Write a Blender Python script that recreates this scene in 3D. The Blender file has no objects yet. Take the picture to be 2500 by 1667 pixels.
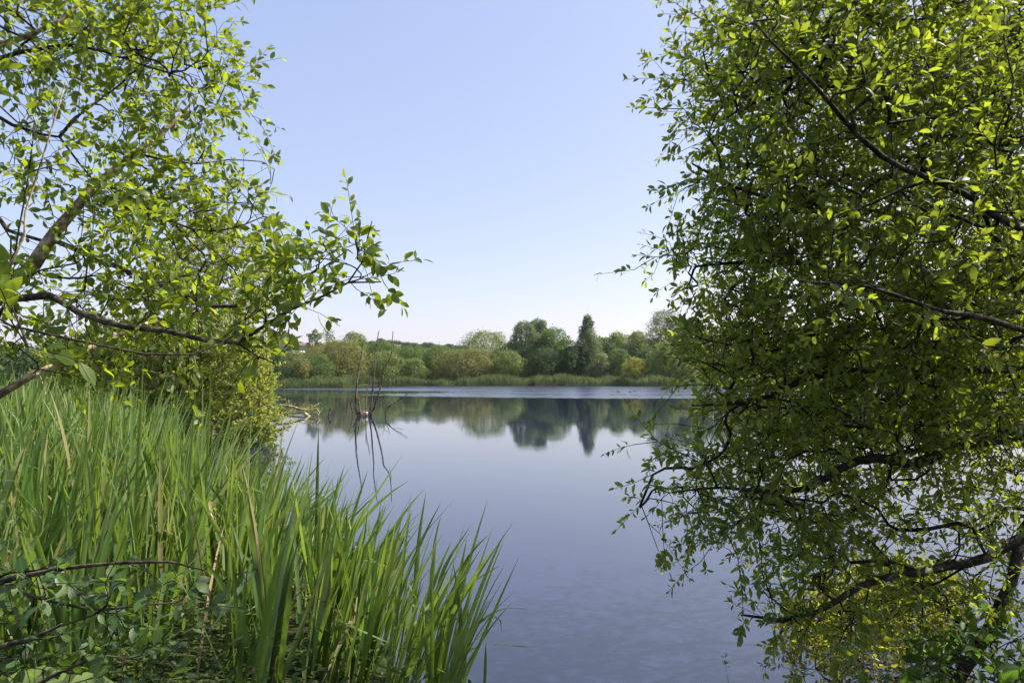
import bpy, math, random
import numpy as np
from mathutils import noise as mnoise

# ------------------------------------------------------------------ camera, sky, sun, exposure
scene = bpy.context.scene
COL = scene.collection
F = 1666.7
PITCH = math.atan((914 - 833.5) / F)
CAM_H = 2.3
cam_d = bpy.data.cameras.new("camera")
cam_d.lens = 24.0
cam_d.sensor_width = 36.0
cam_d.clip_start = 0.05
cam_d.clip_end = 20000
cam = bpy.data.objects.new("camera", cam_d)
cam.location = (0, 0, CAM_H)
cam.rotation_euler = (math.pi / 2 + PITCH, 0, 0)
COL.objects.link(cam)
scene.camera = cam

SUN_EL, SUN_AZ = math.radians(49), math.radians(73)     # azimuth clockwise from +Y (view direction)
world = bpy.data.worlds.new("World")
scene.world = world
world.use_nodes = True
wn = world.node_tree
wn.nodes.clear()
sky = wn.nodes.new("ShaderNodeTexSky")
sky.sky_type = 'NISHITA'
sky.sun_disc = False
sky.sun_elevation = SUN_EL
sky.sun_rotation = SUN_AZ
sky.altitude = 0
sky.air_density = 1.0
sky.dust_density = 1.35
sky.ozone_density = 2.6
bg = wn.nodes.new("ShaderNodeBackground")
bg.inputs[1].default_value = 0.127
wo = wn.nodes.new("ShaderNodeOutputWorld")
# thin summer veil over the clear sky: softens the gradient and gives the lavender cast
v_mul = wn.nodes.new("ShaderNodeMix"); v_mul.data_type = 'RGBA'; v_mul.blend_type = 'MULTIPLY'; v_mul.inputs[0].default_value = 1
v_add = wn.nodes.new("ShaderNodeMix"); v_add.data_type = 'RGBA'; v_add.blend_type = 'ADD'; v_add.inputs[0].default_value = 1
v_mul.clamp_result = v_add.clamp_result = False
v_mul.inputs[7].default_value = (0.70, 0.51, 0.28, 1)
v_add.inputs[7].default_value = (0.91, 1.25, 2.62, 1)
wn.links.new(sky.outputs[0], v_mul.inputs[6])
wn.links.new(v_mul.outputs[2], v_add.inputs[6])
wn.links.new(v_add.outputs[2], bg.inputs[0])
wn.links.new(bg.outputs[0], wo.inputs[0])

sun_d = bpy.data.lights.new("sun", 'SUN')
sun_d.energy = 5.0
sun_d.angle = math.radians(0.5)
sun_d.color = (1.0, 0.93, 0.82)
sun = bpy.data.objects.new("sun", sun_d)
COL.objects.link(sun)
sun.location = (30, 10, 40)
from mathutils import Vector
sdir = Vector((math.sin(SUN_AZ) * math.cos(SUN_EL), math.cos(SUN_AZ) * math.cos(SUN_EL), math.sin(SUN_EL)))
sun.rotation_euler = sdir.to_track_quat('Z', 'Y').to_euler()

scene.view_settings.view_transform = 'Standard'
scene.view_settings.look = 'None'
scene.view_settings.gamma = 1
scene.view_settings.exposure = 1.0
scene.cycles.max_bounces = 8
scene.cycles.transparent_max_bounces = 4
scene.cycles.transmission_bounces = 4
scene.cycles.glossy_bounces = 3
scene.cycles.diffuse_bounces = 4
scene.cycles.sample_clamp_indirect = 6
scene.cycles.use_adaptive_sampling = True
scene.cycles.adaptive_threshold = 0.02

rng = np.random.default_rng(11)
random.seed(5)


# ------------------------------------------------------------------ helpers
def U(u, v, d):
    """direction of a point seen at (u, v), taken to the world depth y = d"""
    x, y = (u - 1250) / F, (833.5 - v) / F
    c, s = math.cos(PITCH), math.sin(PITCH)
    dy, dz = c - s * y, s + c * y
    return np.array([x * d / dy, d, CAM_H + dz * d / dy])


def Uv(u, v, d):
    x, y = (u - 1250) / F, (833.5 - v) / F
    c, s = math.cos(PITCH), math.sin(PITCH)
    dy, dz = c - s * y, s + c * y
    return np.stack([x * d / dy, d, CAM_H + dz * d / dy], 1)


def unit(a):
    return a / np.maximum(np.linalg.norm(a, axis=-1, keepdims=True), 1e-9)


def mesh_obj(name, verts, tris=None, quads=None, mat=None, parent=None, uv=None, smooth=True, loc=None):
    """one mesh object from arrays; verts are world coordinates, stored relative to parent / loc"""
    verts = np.asarray(verts, dtype=np.float32)
    off = np.zeros(3, dtype=np.float32)
    if parent is not None:
        off = np.array(parent.location, dtype=np.float32)
    elif loc is not None:
        off = np.asarray(loc, dtype=np.float32)
    verts = verts - off
    nt = 0 if tris is None else len(tris)
    nq = 0 if quads is None else len(quads)
    me = bpy.data.meshes.new(name)
    me.vertices.add(len(verts))
    me.vertices.foreach_set("co", verts.ravel())
    loops = []
    if nt:
        loops.append(np.asarray(tris, dtype=np.int32).ravel())
    if nq:
        loops.append(np.asarray(quads, dtype=np.int32).ravel())
    lv = np.concatenate(loops)
    me.loops.add(len(lv))
    me.loops.foreach_set("vertex_index", lv)
    starts = np.concatenate([np.arange(nt) * 3, nt * 3 + np.arange(nq) * 4]).astype(np.int32)
    me.polygons.add(nt + nq)
    me.polygons.foreach_set("loop_start", starts)
    me.polygons.foreach_set("use_smooth", np.full(nt + nq, smooth, dtype=bool))
    me.update(calc_edges=True)
    if uv is not None:
        l = me.uv_layers.new(name="UVMap")
        l.data.foreach_set("uv", np.asarray(uv, dtype=np.float32)[lv].ravel())
    if mat is not None:
        me.materials.append(mat)
    o = bpy.data.objects.new(name, me)
    COL.objects.link(o)
    if parent is not None:
        o.parent = parent
    elif loc is not None:
        o.location = loc
    return o


def tag(o, label=None, cat=None, group=None, kind=None):
    if label: o["label"] = label
    if cat: o["category"] = cat
    if group: o["group"] = group
    if kind: o["kind"] = kind
    return o


def thing(name, loc, label, cat, group=None):
    o = bpy.data.objects.new(name, None)
    o.empty_display_size = 0.3
    o.location = loc
    COL.objects.link(o)
    return tag(o, label, cat, group)


class Geo:
    """collects arrays of vertices / faces for one mesh"""
    def __init__(self):
        self.v, self.t, self.q, self.uv, self.n = [], [], [], [], 0

    def add(self, v, t=None, q=None, uv=None):
        v = np.asarray(v)
        if t is not None and len(t): self.t.append(np.asarray(t) + self.n)
        if q is not None and len(q): self.q.append(np.asarray(q) + self.n)
        self.v.append(v)
        self.uv.append(np.zeros((len(v), 2)) if uv is None else uv)
        self.n += len(v)

    def tube(self, pts, rad, sides=5, cap=True):
        pts = np.asarray(pts, dtype=float)
        m = len(pts)
        rad = np.broadcast_to(np.asarray(rad, dtype=float), (m,))
        tan = unit(np.gradient(pts, axis=0))
        mean = tan.mean(0)
        ref = np.eye(3)[np.argmin(np.abs(mean))]
        a = unit(np.cross(tan, ref))
        b = np.cross(tan, a)
        ang = np.linspace(0, 2 * np.pi, sides, endpoint=False)
        ring = (pts[:, None] + rad[:, None, None] * (np.cos(ang)[None, :, None] * a[:, None] + np.sin(ang)[None, :, None] * b[:, None])).reshape(-1, 3)
        i = np.arange(m - 1)[:, None] * sides
        k = np.arange(sides)[None]
        kn = (k + 1) % sides
        q = np.stack([i + k, i + kn, i + sides + kn, i + sides + k], -1).reshape(-1, 4)
        t = None
        if cap:
            ring = np.vstack([ring, pts[-1] + tan[-1] * rad[-1]])
            e = (m - 1) * sides
            t = np.stack([e + np.arange(sides), e + (np.arange(sides) + 1) % sides, np.full(sides, m * sides)], -1)
        uv = np.zeros((len(ring), 2))
        self.add(ring, t, q, uv)

    def box(self, x0, x1, y0, y1, z0, z1):
        v = [(x, y, z) for z in (z0, z1) for y in (y0, y1) for x in (x0, x1)]
        q = [(0, 2, 3, 1), (4, 5, 7, 6), (0, 1, 5, 4), (2, 6, 7, 3), (0, 4, 6, 2), (1, 3, 7, 5)]
        self.add(v, None, q)

    def build(self, name, mat, parent=None, loc=None, smooth=True):
        return mesh_obj(name, np.vstack(self.v), np.vstack(self.t) if self.t else None, np.vstack(self.q) if self.q else None,
                        mat, parent, np.vstack(self.uv), smooth, loc)


def add_leaves(g, P, D, N, L, W, fold=0.25, curl=0.25):
    """full leaves: midrib fold, curved blade, pointed tip; 11 vertices each"""
    n = len(P)
    D = unit(D)
    S = unit(np.cross(D, N))
    N = np.cross(S, D)
    L = np.broadcast_to(L, (n,)); W = np.broadcast_to(W, (n,))
    curl = np.broadcast_to(curl, (n,)); fold = np.broadcast_to(fold, (n,))
    st = [(0.24, 0.36), (0.55, 0.5), (0.82, 0.30)]
    V = np.zeros((n, 11, 3)); UVs = np.zeros((n, 11, 2))

    def pos(t, side):
        x = side * W
        z = -curl * L * t * t + fold * np.abs(x)
        return P + D * (L * t)[:, None] + S * x[:, None] + N * z[:, None]
    V[:, 0] = P
    UVs[:, 0] = (0.5, 0)
    for i, (t, w) in enumerate(st):
        for j, s in enumerate((-w, 0, w)):
            V[:, 1 + i * 3 + j] = pos(np.full(n, t), np.full(n, s))
            UVs[:, 1 + i * 3 + j] = (0.5 + s, t)
    V[:, 10] = pos(np.ones(n), np.zeros(n))
    UVs[:, 10] = (0.5, 1)
    tt = np.array([(0, 3, 2), (0, 2, 1), (8, 9, 10), (7, 8, 10)])
    qq = np.array([(2, 3, 6, 5), (1, 2, 5, 4), (5, 6, 9, 8), (4, 5, 8, 7)])
    base = (np.arange(n) * 11)[:, None, None]
    g.add(V.reshape(-1, 3), (base + tt).reshape(-1, 3), (base + qq).reshape(-1, 4), UVs.reshape(-1, 2))


def add_diamonds(g, P, D, N, L, W, fold=0.3):
    """small far leaves: two triangles folded on the midrib"""
    n = len(P)
    D = unit(D)
    S = unit(np.cross(D, N))
    N = np.cross(S, D)
    L = np.broadcast_to(L, (n,))[:, None]; W = np.broadcast_to(W, (n,))[:, None]
    V = np.stack([P, P + D * L * 0.5 + S * W * 0.5 + N * W * fold, P + D * L, P + D * L * 0.5 - S * W * 0.5 + N * W * fold], 1)
    uv = np.tile(np.array([(0.5, 0), (1, .5), (0.5, 1), (0, .5)]), (n, 1))
    base = (np.arange(n) * 4)[:, None, None]
    g.add(V.reshape(-1, 3), (base + np.array([(0, 1, 2), (0, 2, 3)])).reshape(-1, 3), None, uv)


def in_poly(x, y, poly):
    poly = np.asarray(poly, float)
    inside = np.zeros(len(x), bool)
    j = len(poly) - 1
    for i in range(len(poly)):
        xi, yi = poly[i]; xj, yj = poly[j]
        c = ((yi > y) != (yj > y)) & (x < (xj - xi) * (y - yi) / (yj - yi + 1e-12) + xi)
        inside ^= c
        j = i
    return inside


def sample_poly(poly, n):
    poly = np.asarray(poly, float)
    lo, hi = poly.min(0), poly.max(0)
    out = np.zeros((0, 2))
    while len(out) < n:
        p = rng.uniform(lo, hi, (n * 3, 2))
        out = np.vstack([out, p[in_poly(p[:, 0], p[:, 1], poly)]])
    return out[:n]


def smooth_line(pts, rad, step):
    """resample a polyline (Catmull-Rom) with linear radii"""
    pts = np.asarray(pts, float)
    rad = np.interp(np.linspace(0, 1, len(pts)), np.linspace(0, 1, len(rad)), rad)
    P = np.vstack([2 * pts[0] - pts[1], pts, 2 * pts[-1] - pts[-2]])
    out, r = [], []
    for i in range(1, len(P) - 2):
        d = np.linalg.norm(P[i + 1] - P[i])
        k = max(1, int(round(d / step)))
        for t in np.arange(k) / k:
            a, b, c, e = P[i - 1], P[i], P[i + 1], P[i + 2]
            out.append(0.5 * (2 * b + (c - a) * t + (2 * a - 5 * b + 4 * c - e) * t * t + (3 * b - a - 3 * c + e) * t ** 3))
            r.append(rad[i - 1] * (1 - t) + rad[i] * t)
    out.append(pts[-1]); r.append(rad[-1])
    out = np.array(out)
    jit = np.array(r)[:, None] * 0.16
    out[1:-1] += rng.normal(0, 1, out[1:-1].shape) * jit[1:-1]
    return out, np.array(r)


class Skeleton:
    def __init__(self, seg):
        self.P, self.par, self.dir, self.isl = [], [], [], []
        self.seg = seg
        self.tips = []
        self.shoot_nodes = []

    def limb(self, pts):
        prev = -1
        for i, p in enumerate(pts):
            d = unit(pts[min(i + 1, len(pts) - 1)] - pts[max(i - 1, 0)])
            self.P.append(p); self.par.append(prev); self.dir.append(d); self.isl.append(True)
            prev = len(self.P) - 1

    def grow(self, targets, wig=0.12, up=0.0):
        targets = np.asarray(targets)
        cap = len(self.P) + len(targets) * 40
        A = np.zeros((cap, 3)); Dr = np.zeros((cap, 3)); n = len(self.P)
        A[:n] = np.array(self.P); Dr[:n] = np.array(self.dir)
        d0 = np.array([np.min(((A[:n] - t) ** 2).sum(1)) for t in targets])
        for ti in np.argsort(d0):
            t = targets[ti]
            dv = t - A[:n]
            dist = np.sqrt((dv ** 2).sum(1)) + 1e-6
            cosang = (dv * Dr[:n]).sum(1) / dist
            cost = dist * (1.25 - 0.45 * cosang)
            j = int(np.argmin(cost))
            d = dist[j]
            k = int(min(30, max(2, round(d / self.seg))))
            ctrl = A[j] + Dr[j] * d * 0.35 + rng.normal(0, wig, 3) * d + np.array([0, 0, up * d])
            prev = j
            ts = np.arange(1, k + 1) / k
            path = ((1 - ts) ** 2)[:, None] * A[j] + (2 * ts * (1 - ts))[:, None] * ctrl + (ts ** 2)[:, None] * t
            for q in range(k):
                p = path[q] + (rng.normal(0, 0.06 * self.seg, 3) if q < k - 1 else 0)
                self.P.append(p); self.par.append(prev); self.isl.append(False)
                dd = p - (A[prev])
                dd = dd / (np.linalg.norm(dd) + 1e-9)
                self.dir.append(dd)
                A[n] = p; Dr[n] = dd
                prev = n
                n += 1
                if q < k - 1:
                    self.shoot_nodes.append(prev)
            self.tips.append(prev)

    def twigs(self, rmin, power=0.42, sides=4, rmax=0.02):
        n = len(self.P)
        w = np.zeros(n)
        for t in self.tips: w[t] += 1
        child = [[] for _ in range(n)]
        for i in range(n - 1, -1, -1):
            p = self.par[i]
            if p >= 0:
                w[p] += w[i]
                child[p].append(i)
        r = np.minimum(rmax, rmin * np.maximum(w, 1) ** power)
        g = Geo()
        P = np.array(self.P)
        stack = [i for i in range(n) if not self.isl[i] and (self.par[i] < 0 or self.isl[self.par[i]])]
        while stack:
            i = stack.pop()
            chain = [self.par[i], i] if self.par[i] >= 0 else [i]
            rr = [r[i] * 1.1, r[i]] if self.par[i] >= 0 else [r[i]]
            while True:
                cs = [c for c in child[chain[-1]] if not self.isl[c]]
                if not cs: break
                cs.sort(key=lambda c: -w[c])
                chain.append(cs[0]); rr.append(r[cs[0]])
                stack.extend(cs[1:])
            g.tube(P[chain], rr, sides)
        return g


def shoots(sk, tw, leaf, seeds, n_leaf, length, L, aspect, outward=None, droop=0.0, upn=0.7, full=True, spread=0.9, petiole=0.12, rtwig=0.0012, curl=0.25, fold=0.25):
    """leafy shoots at the given (position, direction) seeds; adds twig tubes to tw and leaves to leaf"""
    Ps, Ds, Ns, Ls = [], [], [], []
    for p, d in seeds:
        ln = rng.uniform(*length)
        d = d + rng.normal(0, 0.35, 3)
        if outward is not None: d = d + outward
        d = d / np.linalg.norm(d)
        bend = rng.normal(0, 0.25, 3) + np.array([0, 0, -droop])
        t = np.linspace(0, 1, 5)[:, None]
        path = p + d * ln * t + bend * ln * 0.5 * t * t
        if rtwig:
            tw.tube(path[::2], [rtwig * 1.5, rtwig * 1.2, rtwig], 3, cap=False)
        k = int(rng.integers(*n_leaf))
        tt = np.sort(np.concatenate([rng.uniform(0.08, 1, k - 1), [1.0]]))[:, None]
        pp = p + d * ln * tt + bend * ln * 0.5 * tt * tt
        ax = d + bend * tt
        ref = np.cross(d, (0.3, 0.2, 1.0)); ref = ref / np.linalg.norm(ref)
        ref2 = np.cross(d, ref)
        phi = rng.uniform(0, 6.28) + np.arange(k) * 2.4 + rng.normal(0, 0.3, k)
        side = np.cos(phi)[:, None] * ref + np.sin(phi)[:, None] * ref2
        dirs = unit(ax * 0.75 + side * spread * rng.uniform(0.6, 1.2, (k, 1)) + rng.normal(0, 0.2, (k, 3)))
        dirs[-1] = unit(ax[-1] + rng.normal(0, 0.2, 3))
        nrm = np.array([0, 0, upn]) + rng.normal(0, 0.45, (k, 3)) + ax * 0.25
        sz = rng.uniform(L[0], L[1], k) * np.where(tt[:, 0] > 0.85, 0.75, 1.0)
        Ps.append(pp + dirs * (sz * petiole)[:, None]); Ds.append(dirs); Ns.append(nrm); Ls.append(sz)
    P = np.vstack(Ps); D = np.vstack(Ds); N = np.vstack(Ns); Lh = np.concatenate(Ls)
    W = Lh * rng.uniform(aspect[0], aspect[1], len(Lh))
    if full:
        add_leaves(leaf, P, D, N, Lh, W, rng.uniform(0.05, fold * 2, len(Lh)), rng.normal(curl, 0.18, len(Lh)))
    else:
        add_diamonds(leaf, P, D, N, Lh, W)
    return len(P)


# ------------------------------------------------------------------ materials
def new_mat(name):
    m = bpy.data.materials.new(name)
    m.use_nodes = True
    nt = m.node_tree
    nt.nodes.clear()
    out = nt.nodes.new("ShaderNodeOutputMaterial")
    return m, nt, out


def ramp(nt, stops):
    r = nt.nodes.new("ShaderNodeValToRGB")
    el = r.color_ramp.elements
    while len(el) < len(stops): el.new(0.5)
    for e, (p, c) in zip(el, stops):
        e.position = p
        e.color = (*c, 1)
    return r


def leaf_mat(name, cols, trans, tfac=0.4, rough=0.45, spec=0.4, under=None, vein=True, patch=None):
    """two-sided leaf: diffuse + gloss on the blade, translucency through it, colour by leaf"""
    m, nt, out = new_mat(name)
    N, Lk = nt.nodes, nt.links
    geo = N.new("ShaderNodeNewGeometry")
    k = len(cols)
    rp = ramp(nt, [(i / max(1, k - 1), c) for i, c in enumerate(cols)])
    Lk.new(geo.outputs["Random Per Island"], rp.inputs[0])
    col = rp.outputs[0]
    if patch:
        tx = N.new("ShaderNodeTexNoise"); tx.inputs["Scale"].default_value = patch
        Lk.new(geo.outputs["Position"], tx.inputs["Vector"])
        hs = N.new("ShaderNodeHueSaturation")
        mr = N.new("ShaderNodeMapRange")
        mr.inputs["From Min"].default_value = 0.3; mr.inputs["From Max"].default_value = 0.7
        mr.inputs["To Min"].default_value = 0.65; mr.inputs["To Max"].default_value = 1.35
        Lk.new(tx.outputs[0], mr.inputs[0]); Lk.new(mr.outputs[0], hs.inputs["Value"])
        Lk.new(col, hs.inputs["Color"])
        col = hs.outputs[0]
    if vein:
        uvn = N.new("ShaderNodeUVMap")
        sp = N.new("ShaderNodeSeparateXYZ"); Lk.new(uvn.outputs[0], sp.inputs[0])
        a = N.new("ShaderNodeMath"); a.operation = 'SUBTRACT'; a.inputs[1].default_value = 0.5; Lk.new(sp.outputs[0], a.inputs[0])
        b = N.new("ShaderNodeMath"); b.operation = 'ABSOLUTE'; Lk.new(a.outputs[0], b.inputs[0])
        # side veins: waves running obliquely from the midrib
        c1 = N.new("ShaderNodeMath"); c1.operation = 'MULTIPLY_ADD'; c1.inputs[1].default_value = -0.8; Lk.new(b.outputs[0], c1.inputs[0]); Lk.new(sp.outputs[1], c1.inputs[2])
        c2 = N.new("ShaderNodeMath"); c2.operation = 'MULTIPLY'; c2.inputs[1].default_value = 55; Lk.new(c1.outputs[0], c2.inputs[0])
        c3 = N.new("ShaderNodeMath"); c3.operation = 'SINE'; Lk.new(c2.outputs[0], c3.inputs[0])
        c4 = N.new("ShaderNodeMapRange"); c4.inputs["From Min"].default_value = 0.75; c4.inputs["From Max"].default_value = 1.0; c4.inputs["To Max"].default_value = 0.35; Lk.new(c3.outputs[0], c4.inputs[0])
        c5 = N.new("ShaderNodeMapRange"); c5.inputs["From Min"].default_value = 0.05; c5.inputs["From Max"].default_value = 0.0; c5.inputs["To Max"].default_value = 0.8; Lk.new(b.outputs[0], c5.inputs[0])
        c6 = N.new("ShaderNodeMath"); c6.operation = 'MAXIMUM'; Lk.new(c4.outputs[0], c6.inputs[0]); Lk.new(c5.outputs[0], c6.inputs[1])
        mx = N.new("ShaderNodeMix"); mx.data_type = 'RGBA'
        Lk.new(c6.outputs[0], mx.inputs[0]); Lk.new(col, mx.inputs[6])
        mx.inputs[7].default_value = (0.14, 0.17, 0.06, 1)
        col = mx.outputs[2]
    top = col
    if under is not None:
        mu = N.new("ShaderNodeMix"); mu.data_type = 'RGBA'
        Lk.new(geo.outputs["Backfacing"], mu.inputs[0])
        Lk.new(col, mu.inputs[6]); mu.inputs[7].default_value = (*under, 1)
        col = mu.outputs[2]
    pr = N.new("ShaderNodeBsdfPrincipled")
    Lk.new(col, pr.inputs["Base Color"])
    pr.inputs["Roughness"].default_value = rough
    pr.inputs["Specular IOR Level"].default_value = spec
    tr = N.new("ShaderNodeBsdfTranslucent")
    tm = N.new("ShaderNodeMix"); tm.data_type = 'RGBA'; tm.blend_type = 'MULTIPLY'; tm.inputs[0].default_value = 1
    hs2 = N.new("ShaderNodeMapRange"); hs2.inputs["To Min"].default_value = 0.6; hs2.inputs["To Max"].default_value = 1.4
    Lk.new(geo.outputs["Random Per Island"], hs2.inputs[0])
    tm.inputs[6].default_value = (*trans, 1)
    cb = N.new("ShaderNodeCombineXYZ")
    for i in range(3): Lk.new(hs2.outputs[0], cb.inputs[i])
    Lk.new(cb.outputs[0], tm.inputs[7])
    Lk.new(tm.outputs[2], tr.inputs["Color"])
    ms = N.new("ShaderNodeMixShader"); ms.inputs[0].default_value = tfac
    Lk.new(pr.outputs[0], ms.inputs[1]); Lk.new(tr.outputs[0], ms.inputs[2])
    Lk.new(ms.outputs[0], out.inputs[0])
    return m


def bark_mat(name, c1, c2, scale=30, rough=0.85):
    m, nt, out = new_mat(name)
    N, Lk = nt.nodes, nt.links
    geo = N.new("ShaderNodeNewGeometry")
    tx = N.new("ShaderNodeTexNoise"); tx.inputs["Scale"].default_value = scale; tx.inputs["Detail"].default_value = 6
    Lk.new(geo.outputs["Position"], tx.inputs["Vector"])
    t2 = N.new("ShaderNodeTexNoise"); t2.inputs["Scale"].default_value = scale * 0.28; t2.inputs["Detail"].default_value = 3
    Lk.new(geo.outputs["Position"], t2.inputs["Vector"])
    ad = N.new("ShaderNodeMath"); ad.operation = 'MULTIPLY_ADD'; ad.inputs[1].default_value = 0.9
    sb = N.new("ShaderNodeMath"); sb.operation = 'SUBTRACT'; sb.inputs[1].default_value = 0.5
    Lk.new(t2.outputs[0], sb.inputs[0]); Lk.new(sb.outputs[0], ad.inputs[0]); Lk.new(tx.outputs[0], ad.inputs[2])
    c1a, c2a = np.array(c1), np.array(c2)
    rp = ramp(nt, [(0.25, tuple(c1a * 0.6)), (0.42, c1), (0.62, c2), (0.72, tuple(c2a * np.array([0.85, 1.0, 0.8])))])
    Lk.new(ad.outputs[0], rp.inputs[0])
    pr = N.new("ShaderNodeBsdfPrincipled"); pr.inputs["Roughness"].default_value = rough
    pr.inputs["Specular IOR Level"].default_value = 0.2
    Lk.new(rp.outputs[0], pr.inputs["Base Color"])
    bp = N.new("ShaderNodeBump"); bp.inputs["Strength"].default_value = 0.9; bp.inputs["Distance"].default_value = 0.015
    Lk.new(tx.outputs[0], bp.inputs["Height"]); Lk.new(bp.outputs[0], pr.inputs["Normal"])
    Lk.new(pr.outputs[0], out.inputs[0])
    return m


M_BARK_PALE = bark_mat("bark_pale", (0.18, 0.14, 0.09), (0.48, 0.39, 0.28), 22)
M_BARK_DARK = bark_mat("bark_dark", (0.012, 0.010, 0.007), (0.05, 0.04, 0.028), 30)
M_BARK_MID = bark_mat("bark_mid", (0.03, 0.024, 0.017), (0.11, 0.085, 0.055), 30)
M_DEAD = bark_mat("dead_wood", (0.045, 0.035, 0.027), (0.19, 0.15, 0.12), 9)
M_DEAD_PALE = bark_mat("dead_wood_pale", (0.25, 0.19, 0.13), (0.5, 0.4, 0.29), 8)

M_LEAF_L = leaf_mat("leaf_left_willow", [(0.032, 0.070, 0.008), (0.050, 0.095, 0.010), (0.070, 0.115, 0.013), (0.105, 0.130, 0.016)],
                    (0.38, 0.48, 0.02), 0.45, 0.45, 0.3, under=(0.09, 0.13, 0.055))
M_LEAF_R = leaf_mat("leaf_right_willow", [(0.037, 0.069, 0.013), (0.050, 0.088, 0.017), (0.065, 0.102, 0.023), (0.098, 0.118, 0.028)],
                    (0.42, 0.52, 0.03), 0.44, 0.5, 0.22, under=(0.10, 0.135, 0.055))
M_LEAF_SAP = leaf_mat("leaf_sapling", [(0.022, 0.06, 0.012), (0.035, 0.085, 0.016), (0.05, 0.10, 0.022)],
                      (0.22, 0.36, 0.03), 0.35, 0.45, 0.55, under=(0.08, 0.12, 0.05))
M_LEAF_BUSH = leaf_mat("leaf_bush", [(0.13, 0.175, 0.035), (0.17, 0.22, 0.05), (0.22, 0.265, 0.065), (0.26, 0.29, 0.08)],
                       (0.5, 0.55, 0.07), 0.45, 0.5, 0.3, vein=False, under=(0.12, 0.16, 0.07))
M_LEAF_YEL = leaf_mat("leaf_sunny_shrub", [(0.07, 0.10, 0.016), (0.10, 0.13, 0.02), (0.15, 0.14, 0.02)],
                      (0.42, 0.44, 0.03), 0.5, 0.42, 0.4, vein=False)
M_LEAF_ELDER = leaf_mat("leaf_elder", [(0.018, 0.05, 0.010), (0.03, 0.07, 0.013), (0.045, 0.085, 0.017)],
                        (0.16, 0.30, 0.03), 0.35, 0.55, 0.2)
M_LEAF_DOCK = leaf_mat("leaf_dock", [(0.13, 0.20, 0.05), (0.17, 0.24, 0.07)], (0.3, 0.4, 0.08), 0.3, 0.45, 0.4)
M_WEED = leaf_mat("leaf_weeds", [(0.02, 0.045, 0.010), (0.035, 0.07, 0.014), (0.06, 0.09, 0.02), (0.09, 0.08, 0.03)],
                  (0.22, 0.32, 0.04), 0.35, 0.5, 0.3, vein=False)
M_REED = leaf_mat("reed_blade", [(0.026, 0.070, 0.013), (0.042, 0.105, 0.018), (0.075, 0.15, 0.03), (0.10, 0.18, 0.05), (0.16, 0.23, 0.085), (0.20, 0.25, 0.11), (0.28, 0.22, 0.11)],
                  (0.26, 0.38, 0.04), 0.36, 0.42, 0.5, vein=False)
M_REED_FAR = leaf_mat("reed_far", [(0.07, 0.125, 0.05), (0.11, 0.165, 0.065), (0.15, 0.20, 0.085), (0.23, 0.22, 0.11)],
                      (0.2, 0.26, 0.07), 0.3, 0.6, 0.2, vein=False, patch=0.12)


def crown_mat(name, c, yellow=0.0):
    c = np.array(c) * np.array([1.33, 1.33, 1.06])
    cols = [tuple(c * f) for f in (0.74, 0.9, 1.05, 1.22)]
    return leaf_mat(name, cols, tuple(np.minimum(c * 2.1, 0.5)), 0.32, 0.6, 0.25, vein=False, patch=0.55)


M_CROWN = {
    'olive': crown_mat("crown_olive", (0.125, 0.135, 0.050)),
    'light': crown_mat("crown_light", (0.115, 0.150, 0.050)),
    'green': crown_mat("crown_green", (0.080, 0.120, 0.038)),
    'grey': crown_mat("crown_grey_green", (0.085, 0.115, 0.060)),
    'dark': crown_mat("crown_dark", (0.040, 0.070, 0.028)),
    'deep': crown_mat("crown_deep", (0.030, 0.055, 0.025)),
    'yellow': crown_mat("crown_yellow", (0.160, 0.165, 0.035)),
    'pale': crown_mat("crown_pale", (0.150, 0.175, 0.090)),
    'hill': crown_mat("crown_hill", (0.045, 0.075, 0.040)),
}


def ground_mat():
    m, nt, out = new_mat("earth_and_grass")
    N, Lk = nt.nodes, nt.links
    geo = N.new("ShaderNodeNewGeometry")
    t1 = N.new("ShaderNodeTexNoise"); t1.inputs["Scale"].default_value = 0.7; t1.inputs["Detail"].default_value = 8
    t2 = N.new("ShaderNodeTexNoise"); t2.inputs["Scale"].default_value = 18; t2.inputs["Detail"].default_value = 6
    Lk.new(geo.outputs["Position"], t1.inputs["Vector"]); Lk.new(geo.outputs["Position"], t2.inputs["Vector"])
    r1 = ramp(nt, [(0.35, (0.035, 0.028, 0.018)), (0.5, (0.03, 0.045, 0.015)), (0.7, (0.06, 0.085, 0.025))])
    Lk.new(t1.outputs[0], r1.inputs[0])
    r2 = ramp(nt, [(0.3, (0.5, 0.5, 0.5)), (0.7, (1.2, 1.2, 1.2))]); Lk.new(t2.outputs[0], r2.inputs[0])
    mx = N.new("ShaderNodeMix"); mx.data_type = 'RGBA'; mx.blend_type = 'MULTIPLY'; mx.inputs[0].default_value = 1
    Lk.new(r1.outputs[0], mx.inputs[6]); Lk.new(r2.outputs[0], mx.inputs[7])
    pr = N.new("ShaderNodeBsdfPrincipled"); pr.inputs["Roughness"].default_value = 0.95; pr.inputs["Specular IOR Level"].default_value = 0.1
    Lk.new(mx.outputs[2], pr.inputs["Base Color"])
    bp = N.new("ShaderNodeBump"); bp.inputs["Strength"].default_value = 0.8; bp.inputs["Distance"].default_value = 0.04
    Lk.new(t2.outputs[0], bp.inputs["Height"]); Lk.new(bp.outputs[0], pr.inputs["Normal"])
    Lk.new(pr.outputs[0], out.inputs[0])
    return m


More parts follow.
